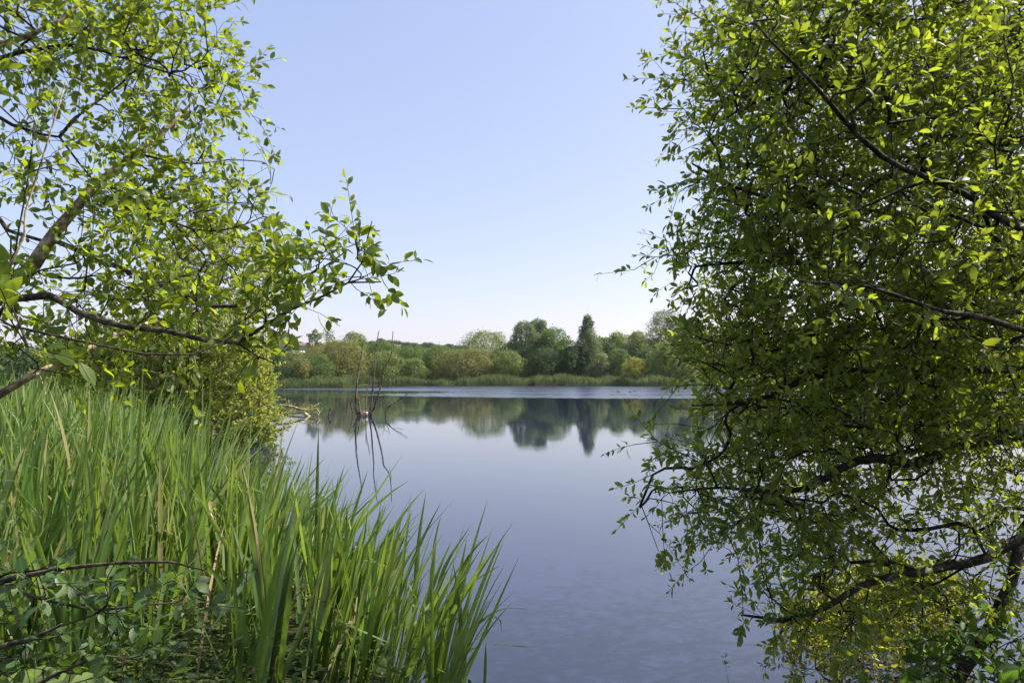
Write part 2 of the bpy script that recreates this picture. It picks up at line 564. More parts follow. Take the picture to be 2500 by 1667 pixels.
def water_mat():
    m, nt, out = new_mat("lake_water")
    N, Lk = nt.nodes, nt.links
    geo = N.new("ShaderNodeNewGeometry")
    sep = N.new("ShaderNodeSeparateXYZ"); Lk.new(geo.outputs["Position"], sep.inputs[0])

    def noise(scale, detail, sx=1, sy=1, rough=0.5):
        mp = N.new("ShaderNodeMapping"); mp.inputs["Scale"].default_value = (sx, sy, 1)
        Lk.new(geo.outputs["Position"], mp.inputs["Vector"])
        t = N.new("ShaderNodeTexNoise"); t.inputs["Scale"].default_value = scale; t.inputs["Detail"].default_value = detail
        t.inputs["Roughness"].default_value = rough
        Lk.new(mp.outputs[0], t.inputs["Vector"])
        return t.outputs[0]

    def math_(op, a, b=None, c=None):
        n = N.new("ShaderNodeMath"); n.operation = op
        for i, x in enumerate((a, b, c)):
            if x is None: continue
            if isinstance(x, (int, float)): n.inputs[i].default_value = x
            else: Lk.new(x, n.inputs[i])
        return n.outputs[0]

    def mrange(x, a, b, lo=0.0, hi=1.0, smooth=True):
        n = N.new("ShaderNodeMapRange")
        if smooth: n.interpolation_type = 'SMOOTHSTEP'
        n.inputs["From Min"].default_value = a; n.inputs["From Max"].default_value = b
        n.inputs["To Min"].default_value = lo; n.inputs["To Max"].default_value = hi
        Lk.new(x, n.inputs[0])
        return n.outputs[0]
    fine = noise(9.0, 3, 1, 1.6)
    mid = noise(4.5, 3, 0.3, 2.4)
    tiny = noise(26.0, 2, 0.5, 2.2)
    near = mrange(sep.outputs[1], 4, 26, 0.05, 1.0)
    calm = mrange(noise(0.18, 3, 0.4, 1.0), 0.4, 0.62)      # faint cat's-paws elsewhere
    h = math_('ADD', math_('MULTIPLY', fine, 0.35), math_('MULTIPLY', mid, 0.5))
    h = math_('MULTIPLY', math_('MULTIPLY_ADD', tiny, math_('MULTIPLY', calm, 0.05), h), near)
    amp = math_('MULTIPLY_ADD', calm, 0.0007, 0.0004)
    bp = N.new("ShaderNodeBump"); bp.inputs["Strength"].default_value = 1.0; bp.inputs["Distance"].default_value = 1.0
    Lk.new(math_('MULTIPLY', h, amp), bp.inputs["Height"])
    pr = N.new("ShaderNodeBsdfPrincipled")
    pr.inputs["Base Color"].default_value = (0.015, 0.021, 0.046, 1)
    pr.inputs["IOR"].default_value = 2.15
    ab = N.new("ShaderNodeAttribute"); ab.attribute_name = "breeze"
    Lk.new(mrange(ab.outputs["Fac"], 0, 1, 0.015, 0.24, False), pr.inputs["Roughness"])
    Lk.new(bp.outputs[0], pr.inputs["Normal"])
    Lk.new(pr.outputs[0], out.inputs[0])
    return m


def flat_mat(name, c, rough=0.8, spec=0.2, scale=3.0, var=0.25):
    m, nt, out = new_mat(name)
    N, Lk = nt.nodes, nt.links
    geo = N.new("ShaderNodeNewGeometry")
    tx = N.new("ShaderNodeTexNoise"); tx.inputs["Scale"].default_value = scale; tx.inputs["Detail"].default_value = 5
    Lk.new(geo.outputs["Position"], tx.inputs["Vector"])
    c = np.array(c)
    rp = ramp(nt, [(0.3, tuple(c * (1 - var))), (0.7, tuple(np.minimum(c * (1 + var), 1)))])
    Lk.new(tx.outputs[0], rp.inputs[0])
    pr = N.new("ShaderNodeBsdfPrincipled"); pr.inputs["Roughness"].default_value = rough; pr.inputs["Specular IOR Level"].default_value = spec
    Lk.new(rp.outputs[0], pr.inputs["Base Color"])
    Lk.new(pr.outputs[0], out.inputs[0])
    return m


# ------------------------------------------------------------------ terrain and water
LAKE = [(0.2, 3.3), (1.5, 3.3), (2.5, 4.3), (5.2, 6.4), (10, 9.8), (18, 14.5), (45, 31), (105, 76), (132, 108), (110, 118), (70, 128), (32, 132),
        (20, 144), (5, 151), (-20, 147), (-29, 146), (-31, 121), (-50, 119), (-75, 108), (-70, 70), (-42, 40), (-24, 30), (-13, 26.5), (-9.3, 23),
        (-9.0, 19), (-7.0, 14), (-4.2, 10), (-2.0, 7.2), (-0.6, 4.9)]


def lake_dist(x, y):
    poly = np.array(LAKE)
    d = np.full(x.shape, 1e9)
    for i in range(len(poly)):
        a, b = poly[i], poly[(i + 1) % len(poly)]
        ab = b - a
        t = np.clip(((x - a[0]) * ab[0] + (y - a[1]) * ab[1]) / (ab @ ab), 0, 1)
        d = np.minimum(d, np.hypot(x - a[0] - t * ab[0], y - a[1] - t * ab[1]))
    ins = in_poly(x.ravel(), y.ravel(), poly).reshape(x.shape)
    return np.where(ins, -d, d)


def sstep(a, b, x):
    t = np.clip((x - a) / (b - a), 0, 1)
    return t * t * (3 - 2 * t)


def ground_z(x, y):
    x = np.asarray(x, float); y = np.asarray(y, float)
    s = lake_dist(x, y)
    z = np.where(s < 0, np.maximum(-1.0, 0.22 * s) - 0.03, 0.03 + 0.5 * (1 - np.exp(-s / 1.6)) + 0.5 * sstep(4, 40, s))
    hill = 13.5 * sstep(185, 400, y) * np.exp(-((x + 105) / 150.0) ** 2) + 4.5 * sstep(165, 320, y)
    bumps = 0.05 * np.sin(x * 1.7 + 1.3 * np.sin(y * 0.9)) * np.sin(y * 1.9) + 0.6 * np.sin(x * 0.05) * np.sin(y * 0.043) * sstep(165, 220, y)
    return z + np.where(s > 0.3, hill + bumps, 0)


t = np.linspace(-1, 1, 241)
gx = 3.5 * np.sinh(7.4 * t)
t2 = np.linspace(-0.62, 1, 241)
gy = 5 + 3.0 * np.sinh(7.6 * t2)
X, Y = np.meshgrid(gx, gy)
Z = ground_z(X, Y)
ny, nx = X.shape
i = np.arange((ny - 1) * nx).reshape(ny - 1, nx)[:, :-1].ravel()
quads = np.stack([i, i + 1, i + nx + 1, i + nx], 1)
g_o = mesh_obj("ground", np.stack([X.ravel(), Y.ravel(), Z.ravel()], 1), None, quads, ground_mat())
tag(g_o, "dark muddy bank and grassy land around the lake", kind="structure")

# water sheet; a breeze roughens the far right-hand part of the lake into real wavelets
wx = np.concatenate([np.linspace(-85, -46, 14)[:-1], np.arange(-46, 52, 0.26), np.linspace(52, 140, 24)[1:]])
wy = np.concatenate([np.linspace(2.6, 62, 60)[:-1], np.arange(62, 152, 0.135), np.linspace(152, 156, 4)[1:]])
WX, WY = np.meshgrid(wx, wy)
wr = np.random.default_rng(3)
wob = lambda sx, sy, n: sum(np.sin(WX * sx * wr.uniform(0.5, 1.6) + WY * sy * wr.uniform(0.5, 1.6) + wr.uniform(0, 6.28)) for _ in range(n)) / math.sqrt(n / 2)
yw = WY + 1.1 * wob(0.10, 0.05, 5)
breeze = sstep(65.0, 69.5, yw) * (1 - sstep(126, 141, yw + 2 * wob(0.08, 0.1, 4))) * sstep(-3, 20, WX + 0.30 * WY + 9 * wob(0.03, 0.16, 6))
breeze *= 0.75 + 0.25 * sstep(-0.9, 0.3, wob(0.035, 0.30, 7) + 0.25)
WZ = np.zeros_like(WX)
for _ in range(22):
    lam = wr.uniform(0.36, 0.85)
    th = wr.normal(math.pi / 2, 0.55)
    kx, ky = math.cos(th) * 2 * math.pi / lam, math.sin(th) * 2 * math.pi / lam
    WZ += 0.0052 * lam * np.sin(kx * WX + ky * WY + wr.uniform(0, 6.28))
WZ *= breeze
ny_, nx_ = WX.shape
i = np.arange((ny_ - 1) * nx_).reshape(ny_ - 1, nx_)[:, :-1].ravel()
w_o = mesh_obj("water", np.stack([WX.ravel(), WY.ravel(), WZ.ravel()], 1), None, np.stack([i, i + 1, i + nx_ + 1, i + nx_], 1), water_mat())
at = w_o.data.attributes.new("breeze", 'FLOAT', 'POINT')
at.data.foreach_set("value", breeze.ravel().astype(np.float32))
tag(w_o, "calm blue lake water reflecting the sky and the far trees", kind="structure")


# ------------------------------------------------------------------ far trees
def far_tree(name, label, u0, vtop, hw, D, mat, shape='dome', cat="tree", n=None, vbase=None, lobes=48, leaf=0.30, group=None, sparse=1.0, lean=0.0, trunk_mat=None):
    top = U(u0, vtop, D)
    x0 = top[0]
    zb = float(ground_z(np.array([x0]), np.array([D]))[0]) - 0.1
    H = top[2] - zb
    R = 1.12 * hw / F * D
    t = thing(name, (x0, D, zb), label, cat, group)

    def prof(h):
        if shape == 'dome': return np.sqrt(np.clip(1 - (np.maximum(h - 0.38, 0) / 0.64) ** 2.2, 0, 1)) * (0.72 + 0.28 * np.clip(h / 0.38, 0, 1))
        if shape == 'oval': return np.where(h > 0.55, np.sqrt(np.clip(1 - ((h - 0.55) / 0.47) ** 2, 0.02, 1)), 0.72 + 0.28 * np.clip(h / 0.55, 0, 1))
        if shape == 'spike': return np.clip(1.05 - h, 0, 1) ** 0.55 * (0.85 + 0.2 * np.clip(h / .25, 0, 1)) * (1 - 0.35 * sstep(0.55, 0.85, h)) + 0.05
        if shape == 'top': return np.where(h > 0.35, np.sqrt(np.clip(1 - ((h - 0.72) / 0.36) ** 2, 0.02, 1)), 0.15)
        return np.ones_like(h)
    h0 = 0.02 if shape in ('dome', 'spike') else 0.05
    if shape == 'top': h0 = 0.42
    hs = rng.uniform(h0, 0.93, lobes)
    Cs, Rs = [], []
    for h in hs:
        pr = float(prof(np.array([h]))[0]) * R
        a = rng.uniform(0, 2 * np.pi)
        lr = max(0.13 * R, pr * rng.uniform(0.22, 0.45))
        rr = max(0.0, pr * rng.uniform(0.70, 1.22) - lr * 0.9)
        zc = zb + h * H
        zc = min(zc, zb + H - lr * 0.8)
        Cs.append((x0 + lean * h * H + rr * np.cos(a), D + rr * np.sin(a) * 0.9, zc)); Rs.append((lr, lr, lr * rng.uniform(0.7, 1.15)))
    Cs.append((x0 + lean * H, D, zb + H * 0.93 - 0.0)); lr = max(0.14 * R, 0.30 * R * (0.55 if shape == 'spike' else 1)); Rs.append((lr, lr, H * 0.07 + 0.15))
    Cs = np.array(Cs); Rs = np.array(Rs)
    area = Rs[:, 0] * Rs[:, 2]
    if n is None:
        n = int(np.clip(R * H * 2 * 150 / (leaf / 0.30) ** 2, 3000, 19000))
    n = int(n * sparse)
    # two thirds of the sprays on the lobes, the rest filling the body of the crown
    n1 = int(n * (0.62 if shape != 'top' else 1.0)); n2 = n - n1
    k = rng.choice(len(Cs), n1, p=area / area.sum())
    d = unit(rng.normal(0, 1, (n1, 3)) + np.array([0, -0.15, 0.25]))
    # tufts: pull directions towards a handful of directions so each lobe breaks into sprays
    tuft = unit(rng.normal(0, 1, (len(Cs), 14, 3)) + np.array([0, 0, 0.3]))
    d = unit(d + tuft[k, rng.integers(0, 14, n1)] * rng.uniform(0.2, 1.0, (n1, 1)))
    rad = rng.uniform(0.5, 1.0, n1) ** 0.5 * rng.choice([1.0, 1.0, 1.0, 1.1, 1.2], n1)
    P = Cs[k] + d * Rs[k] * rad[:, None]
    if n2:
        h = rng.uniform(0.0, 0.97, n2)
        th = rng.uniform(0, 2 * np.pi, n2)
        ph = rng.uniform(0, 6, 6)
        wob = 0.78 + 0.10 * np.sin(3 * th + 9 * h + ph[0]) + 0.08 * np.sin(5 * th - 13 * h + ph[1]) + 0.06 * np.sin(9 * th + 21 * h + ph[2]) + rng.normal(0, 0.05, n2)
        rr = prof(h) * R * wob * np.sqrt(rng.uniform(0.45, 1, n2))
        P2 = np.stack([x0 + lean * h * H + rr * np.cos(th), D + rr * np.sin(th), zb + h * H], 1)
        d2 = unit(np.stack([np.cos(th), np.sin(th), 0.2 + 1.2 * np.maximum(h - 0.5, 0)], 1) + rng.normal(0, 0.3, (n2, 3)))
        P = np.vstack([P, P2]); d = np.vstack([d, d2])
    # loose sprays standing out of the outline
    loose = rng.uniform(0, 1, n) < 0.05
    P[loose] += (d[loose] + np.array([0, 0, 0.5])) * (rng.uniform(0.03, 0.12, loose.sum()) * R)[:, None]
    P[:, 2] = np.maximum(P[:, 2], zb + 0.1)
    nrm = unit(d + rng.normal(0, 0.45, (n, 3)) + np.array([0, 0, 0.3]))
    dr = unit(np.cross(nrm, rng.normal(0, 1, (n, 3))) + np.array([0, 0, 0.55]))
    L = leaf * rng.uniform(0.55, 1.45, n)
    g = Geo()
    add_diamonds(g, P, dr, nrm, L, L * rng.uniform(0.4, 0.7, n), 0.2)
    g.build("crown", M_CROWN[mat], t, smooth=False)
    tg = Geo()
    tr = max(0.08, H * 0.018)
    hh = 0.75 if shape != 'dome' else 0.6
    path = [(x0 + lean * q * H + rng.normal(0, 0.02 * H), D + rng.normal(0, 0.02 * H), zb - 0.2 + q * H) for q in np.linspace(0, hh, 6)]
    tg.tube(path, np.linspace(tr, tr * 0.25, 6), 6)
    for c in Cs[rng.choice(len(Cs), min(9, len(Cs)), replace=False)]:
        b = np.array(path[int(rng.integers(1, 4))])
        mid = (b + c) / 2 + np.array([0, 0, -0.05 * H])
        tg.tube([b, mid, c], [tr * 0.5, tr * 0.3, tr * 0.12], 5)
    tg.build("trunk", trunk_mat or M_BARK_MID, t)
    return t


SH = "trees along the far shore"
FAR = [
    # name, label, u, vtop, half width, depth, crown, shape
    ("willow_shrub", "dark round willow bush at the far reeds beside the near bush's edge", 668, 862, 36, 128, 'dark', 'dome'),
    ("willow_shrub", "small olive willow shrub with pale sprays standing above the far yellowish reeds", 735, 876, 28, 131, 'olive', 'dome'),
    ("willow_shrub", "low dull green willow shrub right of the pale spray shrub in the far reeds", 778, 868, 34, 134, 'green', 'dome'),
    ("willow_tree", "wide brownish olive willow behind the bare dead stems in the water", 832, 833, 66, 142, 'olive', 'dome'),
    ("willow_tree", "brighter green round willow top rising behind the brownish olive willow", 862, 811, 38, 168, 'light', 'dome'),
    ("willow_tree", "olive willow with a broken crown behind the fallen branch, below the sparse tree", 775, 846, 44, 150, 'olive', 'dome'),
    ("ash_tree", "mid green tree just right of the brighter round willow top", 928, 832, 42, 172, 'green', 'oval'),
    ("willow_tree", "yellowish green willow in front of the mid green tree, right of the dead stems", 938, 856, 40, 150, 'light', 'dome'),
    ("ash_tree", "plain green tree under the dark hill trees at the middle of the wood", 1000, 846, 42, 165, 'green', 'dome'),
    ("willow_shrub", "small rounded green bush standing on the far reeds at the lowest dip of the wood", 1012, 876, 30, 153, 'light', 'dome'),
    ("willow_tree", "olive green willow between the low dip and the big pale dome willow", 1070, 846, 46, 160, 'green', 'dome'),
    ("willow_tree", "broad dull olive willow low in front, left of the pale dome willow", 1110, 855, 52, 153, 'olive', 'dome'),
    ("willow_tree", "big pale green dome shaped willow, the smoothest rounded crown of the far shore", 1188, 810, 64, 166, 'light', 'dome'),
    ("willow_tree", "low light olive willow at the foot of the dome willow, reaching the reeds", 1160, 852, 50, 156, 'olive', 'dome'),
    ("willow_tree", "rounded light olive bush willow at the right foot of the dome willow", 1243, 858, 44, 157, 'light', 'dome'),
    ("poplar_tree", "tall dark green tree directly right of the pale dome willow", 1280, 783, 38, 164, 'grey', 'oval'),
    ("poplar_tree", "tall dark green crown touching the tall tree beside the dome willow", 1312, 778, 30, 169, 'grey', 'oval'),
    ("willow_tree", "mid green yellow tinged tree between the tall dark pair and the spire tree", 1352, 800, 42, 164, 'green', 'oval'),
    ("alder_tree", "low shaded dark tree below the yellow tinged tree", 1330, 850, 46, 158, 'dark', 'dome'),
    ("poplar_tree", "grey green spire tree, the pointed tallest one on the far shore", 1434, 768, 42, 160, 'grey', 'spike'),
    ("willow_shrub", "pale silvery shrub at the right foot of the spire tree", 1470, 862, 22, 156, 'pale', 'dome'),
    ("willow_tree", "light green flat topped tree behind and right of the spire tree", 1505, 810, 32, 178, 'light', 'dome'),
    ("willow_tree", "light green tree top left of the tall grey green tree by the near foliage", 1556, 808, 32, 182, 'light', 'dome'),
    ("alder_tree", "very dark ivy green tree in the hollow right of the spire tree", 1540, 838, 34, 168, 'deep', 'oval'),
    ("willow_tree", "mid green willow standing below the flat topped tree", 1508, 852, 30, 157, 'green', 'dome'),
    ("poplar_tree", "tall wide grey green tree partly hidden by the near right hand foliage", 1622, 757, 52, 172, 'grey', 'oval'),
    ("poplar_tree", "grey green tree top just behind the near right hand foliage", 1690, 775, 40, 170, 'grey', 'oval'),
    ("willow_shrub", "yellow green low bush between the dark hollow and the pale round willow", 1550, 874, 26, 142, 'yellow', 'dome'),
    ("willow_tree", "pale yellowish round willow below the tall wide grey green tree", 1620, 836, 38, 143, 'light', 'dome'),
    ("willow_shrub", "light green bush on the far reeds at the edge of the near right hand foliage", 1672, 866, 28, 140, 'pale', 'dome'),
]
for nm, lb, u0, vt, hw, D, mt, shp in FAR:
    far_tree(nm, lb, u0, vt, hw, D, mt, shp, cat="shrub" if "shrub" in nm else "tree", group=SH)

for u0, vt, hw, D, mt in [(660, 866, 46, 182, 'dark'), (720, 858, 50, 190, 'olive'), (800, 850, 46, 186, 'green'), (900, 850, 40, 190, 'green'), (960, 852, 44, 192, 'olive'), (1040, 856, 44, 184, 'green'),
                          (1100, 850, 50, 186, 'dark'), (1250, 838, 50, 182, 'dark'), (1300, 830, 50, 184, 'dark'), (1385, 830, 44, 184, 'dark'), (1460, 824, 44, 188, 'green'), (1530, 820, 50, 196, 'olive'),
                          (1590, 828, 46, 190, 'dark'), (1480, 838, 40, 172, 'dark'), (1400, 846, 34, 158, 'dark'), (1660, 822, 50, 186, 'green'), (1580, 856, 40, 162, 'dark')]:
    far_tree("wood_tree", "shaded tree filling the wood behind the front row of the far shore", u0, vt, hw, D, mt, 'dome', group="back row trees of the far wood", leaf=0.45, lobes=24)

# sparse half-dead tree with a tuft of leaves, showing over the left wood
sp_ = far_tree("ash_tree", "thin half bare tree with one leafy tuft over the left wood", 770, 806, 20, 178, 'light', 'top', lobes=10, sparse=0.35, group=SH)
far_tree("ash_tree", "grey bare topped tree, leafless and thin, behind the leafy tufted one", 796, 801, 24, 182, 'grey', 'top', lobes=12, sparse=0.10, leaf=0.3, group=SH, trunk_mat=M_DEAD)

# trees further along the shore that show only through gaps in the near foliage
k = 0
for u0, vt, hw, D, mt in [(1760, 800, 60, 150, 'green'), (1850, 815, 60, 146, 'olive'), (1950, 800, 66, 142, 'green'), (2060, 818, 62, 140, 'dark'),
                          (2170, 805, 66, 136, 'green'), (2290, 800, 70, 132, 'grey'), (2410, 810, 66, 128, 'olive'), (2520, 800, 70, 124, 'green')]:
    far_tree("willow_tree", "far shore willow glimpsed through the dark near foliage", u0, vt, hw, D, mt, 'dome', group="far willows behind the near foliage", leaf=0.5)
for u0, vt, hw, D, mt in [(600, 846, 50, 133, 'green'), (500, 838, 60, 130, 'olive'), (390, 842, 60, 128, 'green'), (270, 840, 60, 122, 'olive'), (150, 838, 70, 118, 'green'), (30, 842, 70, 112, 'dark')]:
    far_tree("willow_tree", "far shore willow mostly hidden behind the near left bush", u0, vt, hw, D, mt, 'dome', group="far willows behind the near bush", leaf=0.5)

# dark trees along the crest of the hill
for u0, vt, hw, D in [(620, 842, 18, 330), (640, 838, 16, 360), (655, 846, 14, 300), (715, 850, 14, 300), (722, 836, 14, 400), (810, 838, 18, 380), (905, 836, 18, 330), (930, 828, 12, 390),
                      (946, 832, 16, 410), (962, 834, 18, 380), (985, 838, 18, 420), (1003, 838, 16, 430), (1020, 843, 16, 400), (1042, 838, 18, 430), (1060, 842, 16, 440),
                      (1078, 845, 16, 420), (1096, 841, 14, 440), (1112, 846, 16, 400), (1130, 846, 16, 430), (975, 850, 22, 300), (1030, 852, 22, 310), (1090, 853, 22, 300), (890, 846, 22, 290)]:
    far_tree("hill_tree", "dark bluish green tree on the distant hill behind the far shore", u0, vt, hw, D, 'hill', 'oval', leaf=0.6, lobes=16, n=2600, group="trees on the distant hill")

# ------------------------------------------------------------------ far houses
M_BRICK = flat_mat("red_brick", (0.36, 0.13, 0.07))
M_ROOF_D = flat_mat("slate_roof", (0.10, 0.07, 0.08))
M_ROOF_R = flat_mat("clay_roof", (0.26, 0.15, 0.11))
M_WHITE = flat_mat("white_wall", (0.75, 0.75, 0.72))
M_GLASS = flat_mat("window_glass", (0.03, 0.035, 0.04), 0.1, 0.5)


def house(label, u, vr, w, dpt, D, wallm, roofm, rot=0.0, chim=2, name="house", hwall=5.0, hroof=2.6):
    c = U(u, vr, D)
    z = c[2] - hwall - hroof
    t = thing(name, (c[0], D, z), label, "house" if name == "house" else "shed")
    g = Geo(); g.box(c[0] - w / 2, c[0] + w / 2, D - dpt / 2, D + dpt / 2, z - 3, z + hwall)
    # gable triangles at both ends belong to the wall
    for sx in (-1, 1):
        x = c[0] + sx * w / 2
        xi = x - sx * 0.25
        a = [(x, D - dpt / 2, z + hwall), (x, D + dpt / 2, z + hwall), (x, D, z + hwall + hroof), (xi, D - dpt / 2, z + hwall), (xi, D + dpt / 2, z + hwall), (xi, D, z + hwall + hroof)]
        g.add(a, [(0, 1, 2), (3, 5, 4)], [(0, 3, 4, 1), (1, 4, 5, 2), (2, 5, 3, 0)])
    g.build("wall", wallm, t, smooth=False)
    r = Geo()
    ov = 0.3
    for sy in (-1, 1):
        y0, y1 = D + sy * (dpt / 2 + ov), D
        zz0, zz1 = z + hwall - ov * hroof / (dpt / 2), z + hwall + hroof
        x0, x1 = c[0] - w / 2 - ov, c[0] + w / 2 + ov
        v = [(x0, y0, zz0 + .03), (x1, y0, zz0 + .03), (x1, y1, zz1 + .03), (x0, y1, zz1 + .03), (x0, y0, zz0 + .2), (x1, y0, zz0 + .2), (x1, y1, zz1 + .2), (x0, y1, zz1 + .2)]
        r.add(v, None, [(0, 1, 2, 3), (4, 7, 6, 5), (0, 4, 5, 1), (1, 5, 6, 2), (2, 6, 7, 3), (3, 7, 4, 0)])
    ro = r.build("roof", roofm, t, smooth=False)
    for i in range(chim):
        cg = Geo(); xx = c[0] + (i - (chim - 1) / 2) * w * 0.7
        cg.box(xx - 0.5, xx + 0.5, D - 0.4, D + 0.4, z + hwall + hroof - 0.8, z + hwall + hroof + 1.5)
        cg.box(xx - 0.58, xx + 0.58, D - 0.48, D + 0.48, z + hwall + hroof + 1.5, z + hwall + hroof + 1.65)
        ch = cg.build("chimney", M_BRICK, None, smooth=False)
        ch.parent = ro
        ch.matrix_parent_inverse.identity()
        ch.location = -Vector(t.location)
    for i in range(3 if w > 5 else 1):
        for zz in ((1.0, 3.4) if hwall > 4 else (1.0,)):
            xx = c[0] + (i - (1 if w > 5 else 0)) * w / 3.4
            gg = Geo(); gg.box(xx - 0.55, xx + 0.55, D - dpt / 2 - 0.03, D - dpt / 2 + 0.05, z + zz, z + zz + 1.2)
            gg.build("window", M_GLASS, t, smooth=False)
    # the house is turned about its own base
    t.rotation_euler[2] = rot
    return t


house("red brick house with dark slate roof on the hill, left end of the row", 683, 838, 8, 7, 345, M_BRICK, M_ROOF_D, 0.7)
house("red brick house with two chimneys on the hill beside the dark roofed one", 701, 838, 6.5, 6.5, 352, M_BRICK, M_ROOF_D, 1.0)
house("brick house with a reddish clay roof on the hill left of the half bare tree", 742, 838, 7, 7, 350, M_BRICK, M_ROOF_R, 0.1, 0)
house("orange brick house on the hill right behind the half bare tree", 773, 838, 9, 7, 340, M_BRICK, M_ROOF_R, 0.5, 1)
house("pale roofed house peeping over the trees at the hill crest behind the dead stems", 960, 842, 8, 6, 370, M_WHITE, M_ROOF_R, 0.0, 0)
house("small unidentified white object glimpsed between far trees below the red houses", 728, 858, 3.5, 3, 215, M_WHITE, M_WHITE, 0.2, 0, "white_object", 1.8, 0.6)  # unidentified white object, given the form of a shed

# ------------------------------------------------------------------ blades: reeds
def blade_paths(base, h, lean_dir, lean, curve, nseg):
    """arrays -> (n, nseg+1, 3) centre lines of blades bending over with height"""
    t = np.linspace(0, 1, nseg + 1)[None, :, None]
    up = np.array([0, 0, 1.0])
    ld = np.stack([np.cos(lean_dir), np.sin(lean_dir), np.zeros_like(lean_dir)], 1)
    hor = lean[:, None, None] * t + curve[:, None, None] * t ** 3
    ver = t - 0.28 * curve[:, None, None] * t ** 3 - 0.12 * lean[:, None, None] ** 2 * t
    return base[:, None] + h[:, None, None] * (ld[:, None] * hor + up * ver)


def add_blades(g, C, w, face, taper=2.2):
    """ribbons along the centre lines C, V-folded, w = half width"""
    n, m, _ = C.shape
    T = unit(np.gradient(C, axis=1))
    f = np.stack([np.cos(face), np.sin(face), np.zeros_like(face)], 1)[:, None]
    S = unit(np.cross(T, np.cross(f, T) + 1e-6))
    S = unit(f - (f * T).sum(-1, keepdims=True) * T)
    t = np.linspace(0, 1, m)
    prof = np.minimum(1, 0.7 + t * 1.2) * np.minimum(1, (1 - t) * 3.2) ** 0.8 + 0.02
    W = w[:, None] * prof[None]
    Nn = np.cross(S, T)
    Lf = C - S * W[..., None] + Nn * (W * 0.3)[..., None]
    Rt = C + S * W[..., None] + Nn * (W * 0.3)[..., None]
    V = np.stack([Lf, C, Rt], 2).reshape(n, m * 3, 3)
    i = np.arange(m - 1) * 3
    q = np.concatenate([np.stack([i, i + 1, i + 4, i + 3], 1), np.stack([i + 1, i + 2, i + 5, i + 4], 1)])
    uv = np.zeros((n, m, 3, 2)); uv[..., 0] = np.array([0, .5, 1]); uv[..., 1] = t[None, :, None]
    base = (np.arange(n) * m * 3)[:, None, None]
    g.add(V.reshape(-1, 3), None, (base + q).reshape(-1, 4), uv.reshape(-1, 2))


def reed_plant_blades(g, base, h, nb, lean_mean, lean_az, w, fan=0.20, curve=(0.0, 0.15), nseg=7):
    k = int(nb)
    az = rng.uniform(0, 2 * np.pi, k)
    fanv = np.abs(rng.normal(0, fan, k))
    vx = lean_mean * np.cos(lean_az) + fanv * np.cos(az)
    vy = lean_mean * np.sin(lean_az) + fanv * np.sin(az)
    lean = np.hypot(vx, vy)
    ld = np.arctan2(vy, vx)
    hh = h * rng.uniform(0.6, 1.05, k)
    cv = rng.uniform(curve[0], curve[1], k) * rng.choice([0.35, 1.0, 1.8], k, p=[0.6, 0.3, 0.1])
    b = np.tile(base, (k, 1)) + np.stack([rng.normal(0, 0.025, k), rng.normal(0, 0.025, k), np.zeros(k)], 1)
    C = blade_paths(b, hh, ld, lean, cv, nseg)
    for i in range(k):
        if rng.uniform() < 0.09:                       # snapped blade: the top hangs over
            m = int(nseg * rng.uniform(0.45, 0.8))
            seg = hh[i] / nseg
            a = rng.uniform(0, 6.28)
            dv = np.array([math.cos(a), math.sin(a), rng.uniform(-0.9, 0.15)])
            dv /= np.linalg.norm(dv)
            for q in range(m + 1, nseg + 1):
                C[i, q] = C[i, q - 1] + dv * seg
    add_blades(g, C, w * rng.uniform(0.65, 1.2, k), rng.uniform(0, np.pi, k))


BED = [(-0.72, 4.4), (-1.4, 6.0), (-2.65, 8.2), (-4.7, 11.2), (-7.4, 14.8), (-9.5, 18.5), (-13, 21), (-18, 19), (-14, 11), (-9, 6.2), (-6, 3.9), (-3.2, 3.7), (-1.2, 3.9)]
bed = Geo()
pts = sample_poly(BED, 2400)
dd = np.hypot(pts[:, 0], pts[:, 1])
cl = lambda p: np.sin(p[:, 0] * 3.1 + 1.7 * np.sin(p[:, 1] * 1.9)) * np.sin(p[:, 1] * 2.7 + 1.3 * np.sin(p[:, 0] * 2.3 + 1))     # clumps and gaps
keep = rng.uniform(0, 1, len(pts)) < np.clip(10.0 / dd, 0.35, 1.0) * np.clip(0.75 + 1.1 * cl(pts), 0.12, 1.0)
pts = pts[keep]
clump = cl(pts)
gz = ground_z(pts[:, 0], pts[:, 1])
edge = np.abs(lake_dist(pts[:, 0], pts[:, 1]))
for (x, y), z, e, c_ in zip(pts, gz, edge, clump):
    near_edge = math.exp(-e / 1.0)
    far_in = min(1.0, max(0.0, (y - 7) / 5))
    h = 1.42 + 0.22 * far_in - 0.18 * near_edge + rng.normal(0, 0.19)
    h *= 1 + 0.13 * c_
    if y < 6.0: h *= 0.9
    nb = rng.integers(5, 9)
    reed_plant_blades(bed, np.array([x, y, max(z, -0.25)]), h, nb, 0.07 + 0.2 * near_edge, rng.normal(-0.1, 0.9), rng.uniform(0.013, 0.023), nseg=7 if y < 9 else 5)
tag(bed.build("reed_bed", M_REED), "dense bed of long green reed blades filling the near left bank", "reeds", kind="stuff")

